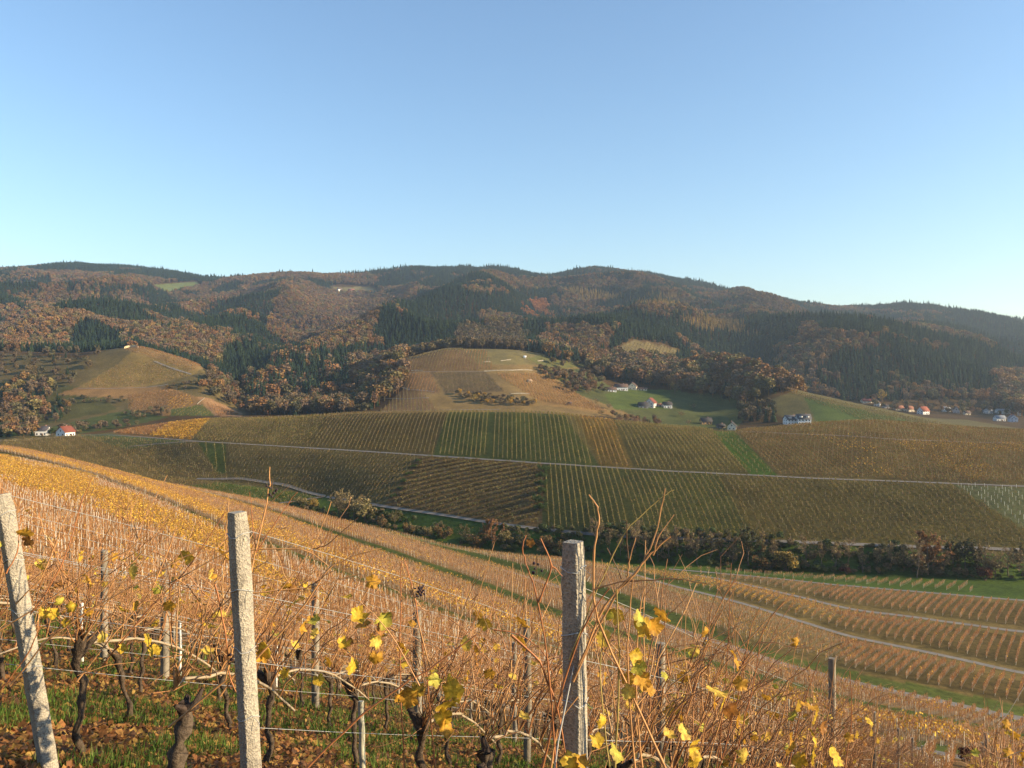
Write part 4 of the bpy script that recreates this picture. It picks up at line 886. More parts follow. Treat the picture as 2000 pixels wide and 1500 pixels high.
for n_, (dist, i, j, p, s, x, y) in enumerate(near):
    g = np.random.default_rng(n_+900); var = VAR[g.integers(0, 9)] if dist < 11 else VLO[g.integers(0, 6)]; z = gz(x, y)
    
    t = empty('grapevine', (x, y, z), None, 'vine', 'leafless vines of the front vineyard', math.atan2(RD[1], RD[0])+g.normal()*.06)
    k = g.uniform(.86, 1.06)*(1 if dist < 12 else .97); t.scale = (1, 1, k)
    t['label'] = 'leafless grapevine with orange canes, one of many in the front rows'
    for nm, me in zip(('trunk', 'canes', 'leaves'), var):
        o = bpy.data.objects.new(nm, me); C.objects.link(o); o.parent = t
    vines[(i, j)] = t
# the rest of the front slope, out to the first path
K, T, x, y, d = rowpts(30, SPC, 1.1, -420, 120, 4, 430, p0=P0); u = U(x, y); far_d = near[-1][0]
m = (u > -350) & (u < 2250) & (y < Dl('C', u)-np.maximum(5, .075*y)) & (np.hypot(x, y) > far_d-.3)
m &= ~((p0s := x*RP[0]+y*RP[1]) > 1.2) | (y > 20)
K, T, x, y, u = K[m], T[m], x[m], y[m], u[m]; z = H(x, y); py = PY(y, z+1.2); dist = np.hypot(x, y); br = .8+.5*fbm(x/4, y/4, 3)
inb = inpoly(u+(fbm(x/9, y/9, 2)-.5)*60, py+(fbm(x/9+5, y/9, 2)-.5)*30, YB1)
for a, b, nc, wc, lab in ((0, 45, 20, .012, 'bare vines with brown canes and pale stakes some way down the near slope'), (45, 110, 15, .022, 'bare vines thinning out on the near slope above the first path'), (110, 900, 10, .04, 'reddish bare vines far along the left of the near slope')):
    mb = MB(); q = (dist >= a) & (dist < b) & ~inb; foliage(mb, x[q], y[q], z[q], d, nc, wc, .55, 1.15, .4, CANE, 1.1, up=.95, bright=br[q])
    q2 = q & (rng.random(len(x)) < .5); foliage(mb, x[q2], y[q2], z[q2], d, 3, .10, .5, 1.4, .4, np.vstack([RUST*1.2, LEAFY]), 1.1)
    q3 = q & (np.round(T/1.1).astype(int) % 2 == 0); stakes(mb, x[q3], y[q3], z[q3], 1.55, .04 if a < 100 else .06, (.66, .60, .50))
    stakes(mb, x[q], y[q], z[q], .6, .045, (.15, .11, .08)); tag(mb.build('vineyard', M['rows']), lab, 'vineyard', kind='stuff')
mb = MB(); foliage(mb, x[inb], y[inb], z[inb], d, 13, .14, .55, 1.7, .6, LEAFY*.85, 1.1, bright=br[inb]); foliage(mb, x[inb], y[inb], z[inb], d, 8, .03, .6, 1.2, .4, CANE, 1.1, up=1.0)
q = inb & (np.round(T/1.1).astype(int) % 3 == 0); stakes(mb, x[q], y[q], z[q], 1.6, .04)
tag(mb.build('yellow_vineyard', M['rows']), 'band of vines still in golden yellow leaf below the near path', 'vineyard', kind='stuff')

# the two front vines with thick old heads
def oldtrunk(u, py, D, key):
    g = np.random.default_rng(int(u)); t = vines[key]; x = (u-UC)/F*D; z = gz(x, D); hz = -(py-HY)/F*D; mb = MB(); n = 14
    t.location = (x, D, z); t.rotation_euler = (0, 0, R(60)); bpy.context.view_layer.update()
    for ch in list(t.children):
        if ch.name.startswith('trunk'): bpy.data.objects.remove(ch)
    zs = np.linspace(z-.15, hz, n); Q = np.column_stack([x+.03*np.sin(zs*7)+g.normal(size=n)*.006, D+g.normal(size=n)*.01, zs]); tube(mb, Q, np.linspace(.026, .032, n)*(1+.25*g.normal(size=n)), (.12, .09, .065), 10, jit=.2)
    for k in range(6):
        a = Q[-1-g.integers(0, 3)]; e = a+np.array([g.normal()*.045, g.normal()*.04, g.uniform(.0, .10)]); tube(mb, [a, (a+e)/2+g.normal(size=3)*.015, e], [.022, .022, .008], (.07, .05, .04), 8, jit=.25)
    o = mb.build('trunk', M['bark'], smooth=True); o.parent = t; bpy.context.view_layer.update(); o.matrix_parent_inverse = t.matrix_world.inverted()
for key, lab in (((1, 0), 'vine whose long canes rise past the top of the middle concrete post'), ((1, 1), 'vine with pale tan leaves right of the middle concrete post'), ((1, 2), 'vine with bright yellow leaves low on the right by the blackened post'),
                 ((2, 0), 'old vine with a thick dark head just left of the second concrete post'), ((2, 2), 'vine with the largest golden leaves and a dried grape bunch'), ((3, 0), 'vine beside the leaning concrete post with small yellow leaves')):
    vines[key]['label'] = lab; del vines[key]['group']
oldtrunk(350, 1385, 3.75, (2, 0)); oldtrunk(960, 1470, 4.1, (2, 2))
# ---- single canes and leaf clusters picked out in the foreground, grown from the front vines
def pt(u, py, D): return np.array([(u-UC)/F*D, D, -(py-HY)/F*D])
def hero(key, name, items, D0, kind):
    v = vines.get(key); g = np.random.default_rng(sum(map(ord, name))+len(items)*13); mb = MB()
    for it in items:
        if kind == 'cane':
            pts, r, col = it; pts = [pt(a, b, (c[0] if c else D0)) for a, b, *c in pts]; P = np.array(pts); n = len(P)
            t = np.linspace(0, n-1, (n-1)*4+1); Q = np.column_stack([np.interp(t, np.arange(n), P[:, k]) for k in range(3)])
            ker = np.array([.25, .5, .25]); 
            for k in range(3): Q[1:-1, k] = np.convolve(Q[:, k], ker, 'valid')
            Q += g.normal(size=Q.shape)*.0018; rr_ = np.linspace(r, r*.5, len(Q))*(1+.25*(np.arange(len(Q)) % 4 == 0))
            tube(mb, Q, rr_, np.array(col)*g.uniform(.85, 1.15), 5)
        else:
            a, b, s, ci, *dd = it; D = dd[0] if dd else D0; leafmesh(mb, pt(a, b, D), s*D/F*.56, np.array([.5, -.9, .2])+g.normal(size=3)*.45, g.random()*6, LEAFC[ci], g)
    o = mb.build(name, M['cane'] if kind == 'cane' else M['leaf'], smooth=kind == 'cane')
    o.parent = v; bpy.context.view_layer.update(); o.matrix_parent_inverse = v.matrix_world.inverted()
    return o
RC = (.42, .17, .07); OC = (.55, .29, .12); DKC = (.16, .09, .05); YC = (.48, .36, .12)
r3 = (1, 0); r2 = (2, 0); r1 = (3, 0); r3b = (1, 1); r3c = (1, 2)
hero(r3, 'canes', [([(1300, 1500), (1160, 1200), (1158, 1080), (1170, 1020), (1168, 990), (1150, 966)], .0046, OC), ([(1130, 1300), (1180, 1180), (1240, 1120), (1270, 1082), (1310, 1047)], .005, OC),
    ([(1120, 1330), (1200, 1165), (1250, 1110), (1275, 1060), (1292, 990), (1300, 955)], .0042, OC), ([(1110, 1290), (1150, 1190), (1215, 1045), (1285, 975), (1318, 955)], .0026, YC),
    ([(1275, 1085), (1285, 1050), (1318, 1005)], .0028, OC), ([(1225, 1130), (1228, 1100), (1242, 1050)], .0034, OC), ([(1228, 1100), (1224, 1015)], .0026, DKC), ([(1215, 1130), (1186, 1070)], .0028, DKC),
    ([(1160, 1150), (1230, 1133), (1320, 1130), (1380, 1140)], .0032, DKC), ([(1085, 1500), (1075, 1330), (1050, 1160), (1030, 1110), (1020, 1070), (1026, 1045)], .0038, RC),
    ([(1052, 1175), (1080, 1105), (1055, 1052)], .0042, RC), ([(1080, 1105), (1098, 1125)], .003, RC), ([(1000, 1240), (1055, 1290), (1085, 1370), (1110, 1500)], .005, RC), ([(1060, 1500), (1100, 1330), (1145, 1210), (1190, 1150)], .005, RC),
    ([(1075, 1500), (1095, 1400), (1130, 1360)], .004, OC), ([(1200, 1500), (1210, 1320), (1205, 1150)], .0045, YC), ([(1240, 1500), (1225, 1300), (1235, 1130)], .004, OC), ([(1190, 1500), (1170, 1320), (1180, 1200)], .0034, YC),
    ([(1255, 1500), (1240, 1340), (1250, 1180), (1262, 1140)], .0036, OC)], 2.95, 'cane')
hero(r3b, 'canes', [([(1250, 1300), (1300, 1280), (1345, 1265), (1390, 1262)], .0042, OC), ([(1290, 1500), (1350, 1330), (1400, 1210), (1432, 1155)], .0045, OC), ([(1310, 1500), (1370, 1300), (1408, 1190)], .0042, OC), ([(1340, 1500), (1390, 1340), (1450, 1190)], .0038, OC),
    ([(1360, 1500), (1400, 1310), (1480, 1230), (1548, 1160)], .004, OC), ([(1380, 1500), (1430, 1320), (1500, 1260), (1548, 1215)], .004, OC), ([(1405, 1500), (1440, 1370), (1465, 1230)], .0034, RC), ([(1430, 1500), (1470, 1350), (1490, 1225)], .0034, RC),
    ([(1230, 1310), (1330, 1290), (1440, 1270)], .003, DKC), ([(1285, 1210), (1320, 1190), (1345, 1160)], .0028, DKC), ([(1400, 1500), (1420, 1300), (1428, 1100)], .0028, RC)], 3.9, 'cane')
hero(r3c, 'canes', [([(1500, 1500), (1530, 1400), (1560, 1230)], .0045, OC), ([(1540, 1500), (1560, 1400), (1600, 1290)], .0045, RC), ([(1600, 1500), (1620, 1380), (1632, 1285)], .0045, OC), ([(1570, 1500), (1590, 1380), (1580, 1300)], .0045, OC), ([(1650, 1500), (1665, 1400), (1660, 1310)], .0045, RC), ([(1700, 1500), (1715, 1420), (1712, 1350)], .0045, OC)], 5.2, 'cane')
hero(r2, 'canes', [([(330, 1420), (420, 1345), (500, 1290), (600, 1175), (640, 1110), (690, 1085), (745, 1070)], .0052, OC), ([(440, 1330), (490, 1120), (520, 990), (527, 945), (526, 912)], .0042, OC), ([(500, 1080), (545, 1010), (580, 960)], .003, RC),
    ([(500, 1075), (490, 1000), (488, 960)], .0028, RC), ([(430, 1360), (500, 1250), (540, 1160), (610, 1073), (648, 980)], .0035, OC), ([(485, 1075), (540, 1072), (600, 1072), (645, 1110), (650, 1130)], .0032, OC), ([(610, 1073), (640, 1065), (700, 1010)], .0028, DKC),
    ([(480, 1160), (560, 1152), (620, 1145), (700, 1120)], .0038, OC), ([(590, 1152), (620, 1135), (650, 1115)], .003, DKC), ([(450, 1060), (480, 1100), (430, 1180), (405, 1250), (430, 1340)], .0035, DKC), ([(600, 1500), (700, 1400), (780, 1340), (850, 1300), (930, 1240)], .0055, RC),
    ([(420, 1140), (440, 1230), (450, 1330), (490, 1400)], .004, RC), ([(330, 1140), (440, 1080), (530, 1040), (560, 1030)], .003, OC), ([(820, 1340), (760, 1230), (700, 1170)], .003, OC)], 3.6, 'cane')
hero((2, 2), 'canes', [([(850, 1500), (835, 1330), (810, 1170), (795, 1110), (790, 1095)], .0045, RC), ([(838, 1300), (800, 1150), (785, 1100)], .004, OC), ([(790, 1500), (780, 1300), (783, 1180), (783, 1095)], .0042, RC), ([(650, 1290), (720, 1140), (790, 1125), (800, 1130)], .0034, OC), ([(800, 1150), (830, 1200), (900, 1160)], .0034, OC),
    ([(920, 1290), (930, 1180), (965, 1060), (973, 1050)], .002, OC), ([(905, 1190), (925, 1140), (945, 1122)], .0024, DKC), ([(835, 1340), (880, 1290), (940, 1190)], .0034, RC), ([(965, 1230), (1020, 1240), (1065, 1275), (1090, 1340)], .004, RC)], 4.2, 'cane')
hero(r1, 'canes', [([(0, 1230), (100, 1170), (180, 1110), (240, 1080), (290, 1045)], .0045, OC), ([(20, 1340), (100, 1240), (180, 1170), (270, 1090), (330, 1005)], .0045, OC), ([(30, 1180), (80, 1130), (110, 1060), (130, 1000)], .004, OC), ([(60, 1200), (120, 1110), (165, 965), (180, 935)], .0035, RC),
    ([(80, 1260), (160, 1200), (300, 1120), (420, 1060)], .0045, OC), ([(0, 1350), (60, 1270), (90, 1190)], .004, RC), ([(150, 1330), (230, 1230), (300, 1150), (345, 1030)], .0042, OC), ([(10, 1120), (35, 1080), (40, 1010)], .0036, RC), ([(200, 1300), (280, 1200), (360, 1120), (440, 1000)], .004, RC)], 3.9, 'cane')
hero(r3, 'leaves', [(1248, 1208, 34, 3), (1262, 1228, 44, 0), (1278, 1222, 38, 2), (1242, 1282, 32, 0), (1246, 1302, 34, 3), (1254, 1330, 38, 2), (1230, 1350, 30, 1), (1268, 1345, 30, 2), (1115, 1488, 40, 0), (1136, 1492, 34, 2), (1165, 1446, 30, 0), (1206, 1468, 40, 3), (1178, 1410, 28, 0), (1036, 1060, 18, 5)], 2.8, 'leaves')
hero(r3b, 'leaves', [(1400, 1352, 46, 1), (1412, 1372, 34, 0), (1438, 1288, 40, 2), (1380, 1235, 24, 2), (1428, 1388, 36, 5), (1440, 1405, 34, 2), (1335, 1430, 34, 1), (1352, 1462, 40, 0), (1360, 1488, 34, 0), (1452, 1478, 34, 1), (1300, 1320, 20, 3), (1448, 1335, 30, 2)], 3.6, 'leaves')
hero(r3c, 'leaves', [(1580, 1380, 36, 2), (1592, 1400, 38, 0), (1590, 1440, 36, 0), (1548, 1462, 36, 2), (1562, 1485, 36, 0), (1586, 1478, 34, 0), (1630, 1478, 40, 0), (1605, 1420, 28, 5), (1550, 1400, 24, 3), (1555, 1255, 22, 2), (1700, 1410, 20, 0), (1660, 1440, 20, 2)], 4.8, 'leaves')
hero(r2, 'leaves', [(519, 1268, 36, 0), (512, 1282, 30, 2), (572, 1176, 26, 0), (558, 1316, 22, 0), (622, 1328, 24, 0), (700, 1202, 36, 0), (708, 1222, 34, 2), (690, 1300, 34, 0), (672, 1258, 28, 0), (748, 1208, 38, 3), (742, 1228, 28, 5), (735, 1255, 28, 1), (735, 1285, 30, 2), (560, 1145, 22, 2), (572, 1148, 20, 5)], 3.7, 'leaves')
hero((2, 2), 'leaves', [(886, 1350, 46, 0), (872, 1378, 44, 0), (866, 1398, 38, 0), (868, 1424, 38, 2), (812, 1350, 36, 4), (800, 1362, 40, 2), (848, 1330, 30, 3), (842, 1318, 28, 1), (780, 1360, 26, 2), (790, 1280, 26, 3)], 3.9, 'leaves')
hero(r1, 'leaves', [(88, 1196, 26, 0), (104, 1198, 24, 0), (138, 1186, 22, 0), (48, 1044, 30, 2), (58, 1056, 26, 5), (118, 1176, 20, 3), (202, 1245, 22, 1), (240, 1265, 22, 0), (302, 1270, 26, 0), (290, 1248, 26, 0), (308, 1152, 20, 3), (172, 1196, 18, 2), (130, 1215, 18, 0)], 3.9, 'leaves')
def grapes(u, py, D, n, key):
    g = np.random.default_rng(n); mb = MB(); c0 = pt(u, py, D)
    for k in range(n):
        c = c0+np.array([g.normal()*.012, g.normal()*.012, -k*.055/n]); r = g.uniform(.0045, .0075)
        th = np.linspace(0, np.pi, 5); V = [(0, 0, r)]+[(math.sin(a)*math.cos(b)*r, math.sin(a)*math.sin(b)*r, math.cos(a)*r) for a in th[1:-1] for b in np.arange(6)*np.pi/3]+[(0, 0, -r)]
        mb.add(np.array(V)+c, [[0, 1+q, 1+(q+1) % 6] for q in range(6)]+[[19, 13+(q+1) % 6, 13+q] for q in range(6)], (.035, .02, .03)); mb.add(np.array(V)+c, [[1+6*a+q, 7+6*a+q, 7+6*a+(q+1) % 6, 1+6*a+(q+1) % 6] for a in range(2) for q in range(6)], (.035, .02, .03))
    tube(mb, [c0+np.array([0, 0, .03]), c0, c0-np.array([0, 0, .05])], .0015, (.12, .08, .05), 4)
    o = mb.build('dried_grapes', M['cane'], smooth=True); v = vines[key]; o.parent = v; bpy.context.view_layer.update(); o.matrix_parent_inverse = v.matrix_world.inverted()
grapes(819, 1145, 4.2, 26, (2, 2)); grapes(532, 948, 3.6, 8, r2); grapes(1048, 1098, 2.95, 5, r3); grapes(456, 1272, 3.6, 12, r1)
# ---- fallen leaves and grass under the rows
def scatter(nm, n, ymax, fn, lab, cat):
    u = rng.uniform(-60, 2060, n); y = 1.6*np.exp(rng.random(n)**.8*math.log(ymax/1.6)); x = (u-UC)/F*y; z = H(x, y); mb = MB(); fn(mb, x, y, z); tag(mb.build(nm, M['leaf']), lab, cat, kind='stuff')
def fl(mb, x, y, z):
    n = len(x); s = .013+.021*rng.random(n); a = rng.random(n)*6.28; e = rng.normal(size=(n, 2))*.45
    A = np.column_stack([np.cos(a), np.sin(a), e[:, 0]])*s[:, None]; B = np.column_stack([-np.sin(a), np.cos(a), e[:, 1]])*(s*.8)[:, None]
    P = np.column_stack([x, y, z+.012+.02*rng.random(n)]); c = np.array([(.38, .17, .055), (.28, .12, .045), (.42, .22, .07), (.17, .085, .045), (.44, .27, .07)])[rng.integers(0, 5, n)]*(.7+.5*rng.random((n, 1)))
    V = np.stack([P-A, P-B*.9+[0, 0, .006], P+A, P+B+[0, 0, .012]], 1); up = (np.abs(rng.normal(size=(n, 4)))*.012); V[:, :, 2] += up; mb.add(V.reshape(-1, 3), np.arange(4*n).reshape(n, 4), np.repeat(c, 4, 0))
scatter('fallen_leaves', 95000, 26, fl, 'brown fallen vine leaves lying between the front rows', 'leaves')
def gr(mb, x, y, z):
    k = fbm(x/.55+3, y/.55, 3) > .56; x, y, z = x[k], y[k], z[k]; n = len(x); h = .05+.09*rng.random(n); a = rng.random(n)*6.28; w_ = .0035*(1+y/6)
    P = np.column_stack([x, y, z-.01]); S = np.column_stack([np.cos(a), np.sin(a), 0*a])*w_[:, None]; T_ = P+np.column_stack([rng.normal(size=n)*.03, rng.normal(size=n)*.03, h])
    V = np.stack([P-S, P+S, T_], 1).reshape(-1, 3); c = np.array([(.09, .16, .025), (.12, .20, .03), (.17, .19, .05)])[rng.integers(0, 3, n)]*(.7+.6*rng.random((n, 1))); mb.add(V, np.arange(3*n).reshape(n, 3), np.repeat(c, 3, 0))
scatter('grass', 190000, 22, gr, 'green grass tufts between the front vine rows', 'grass')
# ------------------------------------------------------------------ houses
M['wall'] = attr_mat('rendered_wall', .8, var=.12, scale=.6); M['roof'] = attr_mat('tiled_roof', .8, var=.3, scale=1.5, bump=.4, bscale=6)
M['glass'] = attr_mat('window_glass', .15, base=(.03, .035, .045), spec=.5); M['plank'] = attr_mat('dark_timber', .8, var=.3, scale=2)
WHITE = (.78, .76, .72); CREAM = (.72, .62, .46); GREYW_ = (.5, .5, .5); REDR = (.19, .06, .04); DARKR = (.05, .045, .045); BRNR = (.11, .07, .055); ORR = (.24, .10, .055); TIMB = (.16, .085, .04)
def house(u, py, dmin, w_, dp, he, hr, rz, wall, roof, label, cat='house', nw=3, floors=2, timber=False, dormer=0, dmax=4300, lower=None):
    """w_ along the ridge, dp across; rz turns the ridge away from the view's left-right direction"""
    x, y, z = pick(u, py, dmin, dmax); z = min(z, float(H(np.array([x-4, x+4]), np.array([y-3, y-3])).min()))
    t = empty('farmhouse' if cat == 'house' else cat.replace(' ', '_'), (x, y, z-.3), label, cat, None, R(rz)); a, b = w_/2, dp/2; he += .3; hr += .3
    mb = MB(); V = [(-a, -b, -1.5), (a, -b, -1.5), (a, b, -1.5), (-a, b, -1.5), (-a, -b, he), (a, -b, he), (a, b, he), (-a, b, he), (-a, 0, hr-.15), (a, 0, hr-.15)]
    mb.add(V, [[0, 1, 5, 4], [2, 3, 7, 6]], wall); mb.add(V, [[1, 2, 6, 9, 5], [3, 0, 4, 8, 7]], wall)
    if timber: boxv(mb, (0, -b-.03, he*.78), (w_*.98, .1, he*.42), TIMB); 
    mb.build('wall', M['wall'], t)
    mb = MB(); e = .7; sl = (hr-he)/b; 
    for s in (-1, 1):
        P = [(-a-e, s*(b+e), he-e*sl), (a+e, s*(b+e), he-e*sl), (a+e, 0, hr), (-a-e, 0, hr)]; Q = [(p[0], p[1], p[2]+.22) for p in P]
        mb.add(P+Q, [[0, 1, 2, 3], [4, 5, 6, 7], [0, 1, 5, 4], [1, 2, 6, 5], [3, 0, 4, 7]], roof)
    rf = mb.build('roof', M['roof'], t); mb = MB(); boxv(mb, (a*.4, b*.25, hr+.1), (.8, .8, 1.9), (.30, .16, .12)); mb.build('chimney', M['wall'], rf)
    for q in range(dormer):
        xx = -a+w_*(q+.5)/dormer; mb = MB(); boxv(mb, (xx, -b*.62, he+(hr-he)*.42), (w_/dormer*.42, b*.6, 1.5), wall); boxv(mb, (xx, -b*.62, he+(hr-he)*.42+.85), (w_/dormer*.55, b*.75, .2), roof); mb.build('dormer', M['wall'], rf)
    for fl_ in range(floors):
        zz = 1.6+fl_*2.7
        if zz > he-.8: break
        for i in range(nw):
            xx = -a+w_*(i+.5)/nw; mb = MB(); boxv(mb, (xx, -b-.04-(.06 if timber else 0), zz), (1.1, .1, 1.3), (1, 1, 1)); mb.build('window', M['glass'], t)
        for i in range(2):
            yy = -b*.45+i*b*.9
            for s in (-1, 1): mb = MB(); boxv(mb, (s*(a+.03), yy, zz), (.1, 1.1, 1.3), (1, 1, 1)); mb.build('window', M['glass'], t)
    for s in (-1, 1): mb = MB(); boxv(mb, (s*(a+.03), 0, he+.7), (.1, 1.0, 1.2), (1, 1, 1)); mb.build('window', M['glass'], t)
    mb = MB(); boxv(mb, (w_*.12, -b-.05, 1.0), (1.1, .14, 2.2), TIMB); mb.build('door', M['plank'], t)
    return t
house(84, 850, 620, 9, 8, 4.6, 7.4, 8, WHITE, (.07, .065, .075), 'white house with a dark grey roof beside the bare yellow-brown bank, far left', nw=3)
house(128, 851, 620, 9, 10.5, 3.6, 7.8, 68, WHITE, REDR, 'white gabled house with a red roof at the end of the valley lane, far left', nw=3)
house(62, 843, 640, 5, 4, 2.2, 3.4, 20, CREAM, BRNR, 'low shed beside the grey-roofed white house', 'shed', nw=1, floors=1)
house(1192, 764, 850, 13, 8, 3.0, 5.4, 5, WHITE, BRNR, 'low white farm wing at the left end of the upper farm', nw=4, floors=1)
house(1213, 762, 860, 15, 9, 4.6, 8.0, 3, WHITE, BRNR, 'long white farmhouse with brown roof in the upper farm', nw=5)
house(1236, 760, 860, 9, 10, 4.4, 8.6, 70, CREAM, BRNR, 'cream gabled house at the right of the upper farm', nw=3)
house(1252, 762, 860, 14, 5, 2.2, 3.6, -6, CREAM, BRNR, 'long low cream barn reaching right from the upper farm', 'barn', nw=4, floors=1)
house(1271, 795, 780, 13, 10, 5.4, 10.2, 65, (.6, .57, .52), REDR, 'tall gabled farmhouse with a bright red roof in the lower farm', nw=3)
house(1256, 796, 780, 10, 8, 3.2, 6.4, 0, (.3, .28, .26), DARKR, 'dark roofed barn left of the red roofed farmhouse', 'barn', nw=2, floors=1)
house(1303, 796, 780, 9, 8, 3.8, 6.8, 4, WHITE, DARKR, 'small white house with a dark roof right of the red roofed farmhouse', nw=3)
house(1287, 793, 790, 9, 4, 2.0, 3.2, 0, CREAM, (.25, .12, .07), 'low link shed between the red roofed farmhouse and the small white house', 'shed', nw=2, floors=1)
house(1379, 828, 560, 10, 7, 3.4, 6.4, 5, (.65, .36, .14), DARKR, 'orange timber chalet under a dark roof just above the vineyard crest', nw=3, timber=True)
house(1430, 838, 540, 11, 8, 3.6, 7.4, 70, CREAM, DARKR, 'dark steep-roofed chalet rising behind the vineyard crest', nw=3, timber=True)
house(1546, 828, 560, 13, 9, 5.0, 8.8, 10, WHITE, (.09, .085, .09), 'left house of the white pair at the foot of the brown wood', nw=4, dormer=2)
house(1569, 827, 560, 12, 9, 5.6, 9.6, -5, WHITE, (.09, .085, .09), 'right, taller house of the white pair at the foot of the brown wood', nw=4, dormer=2)
house(1408, 836, 545, 7, 5, 2.4, 4.2, 15, (.2, .17, .14), DARKR, 'dark shed between the two chalets', 'shed', nw=1, floors=1)
for a in [(1694, 786, 20, 8, 3, 6, 8, CREAM, (.30, .09, .07), 'long dull red roof at the left end of the far village'),
          (1713, 793, 9, 9, 5, 9, 60, WHITE, BRNR, 'white gabled house standing next to the long dull red roof'),
          (1730, 797, 8, 6, 3, 5, 10, GREYW_, DARKR, 'small dark house below the white gabled village house'),
          (1757, 801, 17, 8, 3.2, 6.5, 4, CREAM, (.34, .15, .09), 'long brown red roof in the middle of the village'),
          (1776, 804, 11, 9, 4, 8, 20, CREAM, ORR, 'house with an orange roof in the village'),
          (1803, 809, 14, 11, 5, 10.5, 25, WHITE, (.27, .08, .045), 'large white house with the brightest red roof of the village'),
          (1846, 803, 13, 8, 4.5, 7, 5, WHITE, (.25, .25, .27), 'grey roofed house right of the brightest red roof'),
          (1867, 806, 11, 9, 4.5, 9, 70, (.5, .42, .4), (.2, .16, .15), 'grey brown gabled house near the village centre'),
          (1888, 810, 9, 6, 3, 5.5, 10, CREAM, BRNR, 'small cream cottage in front of the round brown tree'),
          (1930, 808, 12, 8, 4.5, 7.5, 30, GREYW_, (.16, .17, .2), 'blue grey house left of the long pale roof'),
          (1958, 808, 20, 8, 4.5, 7, 2, WHITE, (.3, .28, .28), 'long house with a pale grey roof near the right edge'),
          (1952, 822, 13, 8, 4, 7, 4, WHITE, (.18, .2, .24), 'house with a slate blue roof below the long pale roof'),
          (1978, 824, 10, 10, 5, 9, 75, (.5, .5, .55), (.25, .2, .2), 'grey gabled house at the right end of the village'),
          (1995, 812, 9, 7, 4, 6.5, 0, WHITE, BRNR, 'white cottage cut by the right edge of the picture')]:
    house(a[0], a[1], 960, a[2]*.9, a[3]*.9, a[4], a[5], a[6], a[7], a[8], a[9], dmax=1300)
house(663, 568, 2000, 16, 12, 7, 12, 40, WHITE, BRNR, 'white farmhouse high in the clearing below the skyline'); house(686, 571, 2000, 22, 12, 6, 12, 5, CREAM, (.3, .12, .08), 'reddish roofed farm beside the white farmhouse below the skyline'); house(702, 571, 2000, 12, 8, 4, 7, 0, CREAM, BRNR, 'small cream barn right of the farms below the skyline', 'barn', floors=1)
house(1034, 746, 850, 4.5, 4, 2.6, 4.2, 20, CREAM, (.3, .2, .12), 'tiny cream vineyard hut on the middle hill', 'hut', nw=1, floors=1); house(1066, 728, 850, 3.5, 3, 2.4, 3.6, 10, (.4, .05, .05), (.1, .1, .15), 'tiny red hut among shrubs on the middle hill', 'hut', nw=1, floors=1)
house(1113, 790, 700, 3, 3, 2.2, 3.2, 10, (.2, .17, .14), BRNR, 'brown hut at the foot of the middle hill', 'hut', nw=1, floors=1); house(1025, 700, 900, 2.6, 2.6, 3.4, 4.6, 0, WHITE, WHITE, 'small white shelter near the top of the middle hill', 'hut', nw=1, floors=1)
# dry stone walls on the vineyard hills
def stonewall(pts, h, lab, a, b, col=(.26, .225, .17)):
    P = np.array([pick(u, p, a, b) for u, p in pts]); n = max(2, int(np.hypot(*(P[-1]-P[0])[:2])/1.5)); t = np.linspace(0, len(P)-1, n)
    x = np.interp(t, range(len(P)), P[:, 0]); y = np.interp(t, range(len(P)), P[:, 1]); z = H(x, y); g = np.random.default_rng(int(pts[0][0])); hh = h*(.7+.5*g.random(n)); mb = MB(); V = []
    for i in range(n): V += [(x[i], y[i]-.4, z[i]-.4), (x[i], y[i]-.3, z[i]+hh[i]), (x[i], y[i]+.4, z[i]+hh[i]), (x[i], y[i]+.5, z[i]-.4)]
    i = np.arange(n-1)[:, None]*4; Fa = np.concatenate([np.concatenate([i+k, i+k+1, i+5+k, i+4+k], 1) for k in range(3)]+[]); mb.add(V, Fa, np.repeat(np.array(col)*(.75+.5*g.random((n, 1))), 4, 0)); mb.add(V[:4], [[0, 1, 2, 3]], col); mb.add(V[-4:], [[0, 1, 2, 3]], col)
    tag(mb.build('stone_wall', M['wall']), lab, 'wall')
stonewall([(945, 726), (1000, 725), (1040, 724)], 1.1, 'pale terrace wall across the upper middle hill', 850, 1100); stonewall([(998, 770), (1035, 770)], 0.8, 'short pale wall low on the middle hill', 780, 1000)
stonewall([(944, 708), (958, 707)], 0.8, 'short pale wall near the top of the middle hill', 850, 1100); stonewall([(978, 706), (998, 703)], 0.8, 'pale wall right of the short one near the hill top', 850, 1100); stonewall([(800, 700), (822, 699)], 1.2, 'low wall in the top left vineyard of the middle hill', 850, 1100)
stonewall([(803, 726), (826, 725)], 1.2, 'low wall along the lane on the left of the middle hill', 850, 1100); stonewall([(243, 681), (256, 676), (270, 679)], 2.2, 'sandy retaining wall on top of the small left hill', 900, 1100, (.45, .36, .22)); stonewall([(1050, 706), (1062, 705)], 1.2, 'small wall at the right of the upper middle hill', 900, 1100); stonewall([(1118, 704), (1126, 703)], 1.2, 'small wall on the green shoulder right of the middle hill', 900, 1150)
stonewall([(385, 790), (400, 778)], .8, 'pale track wall on the small left hill', 720, 960)

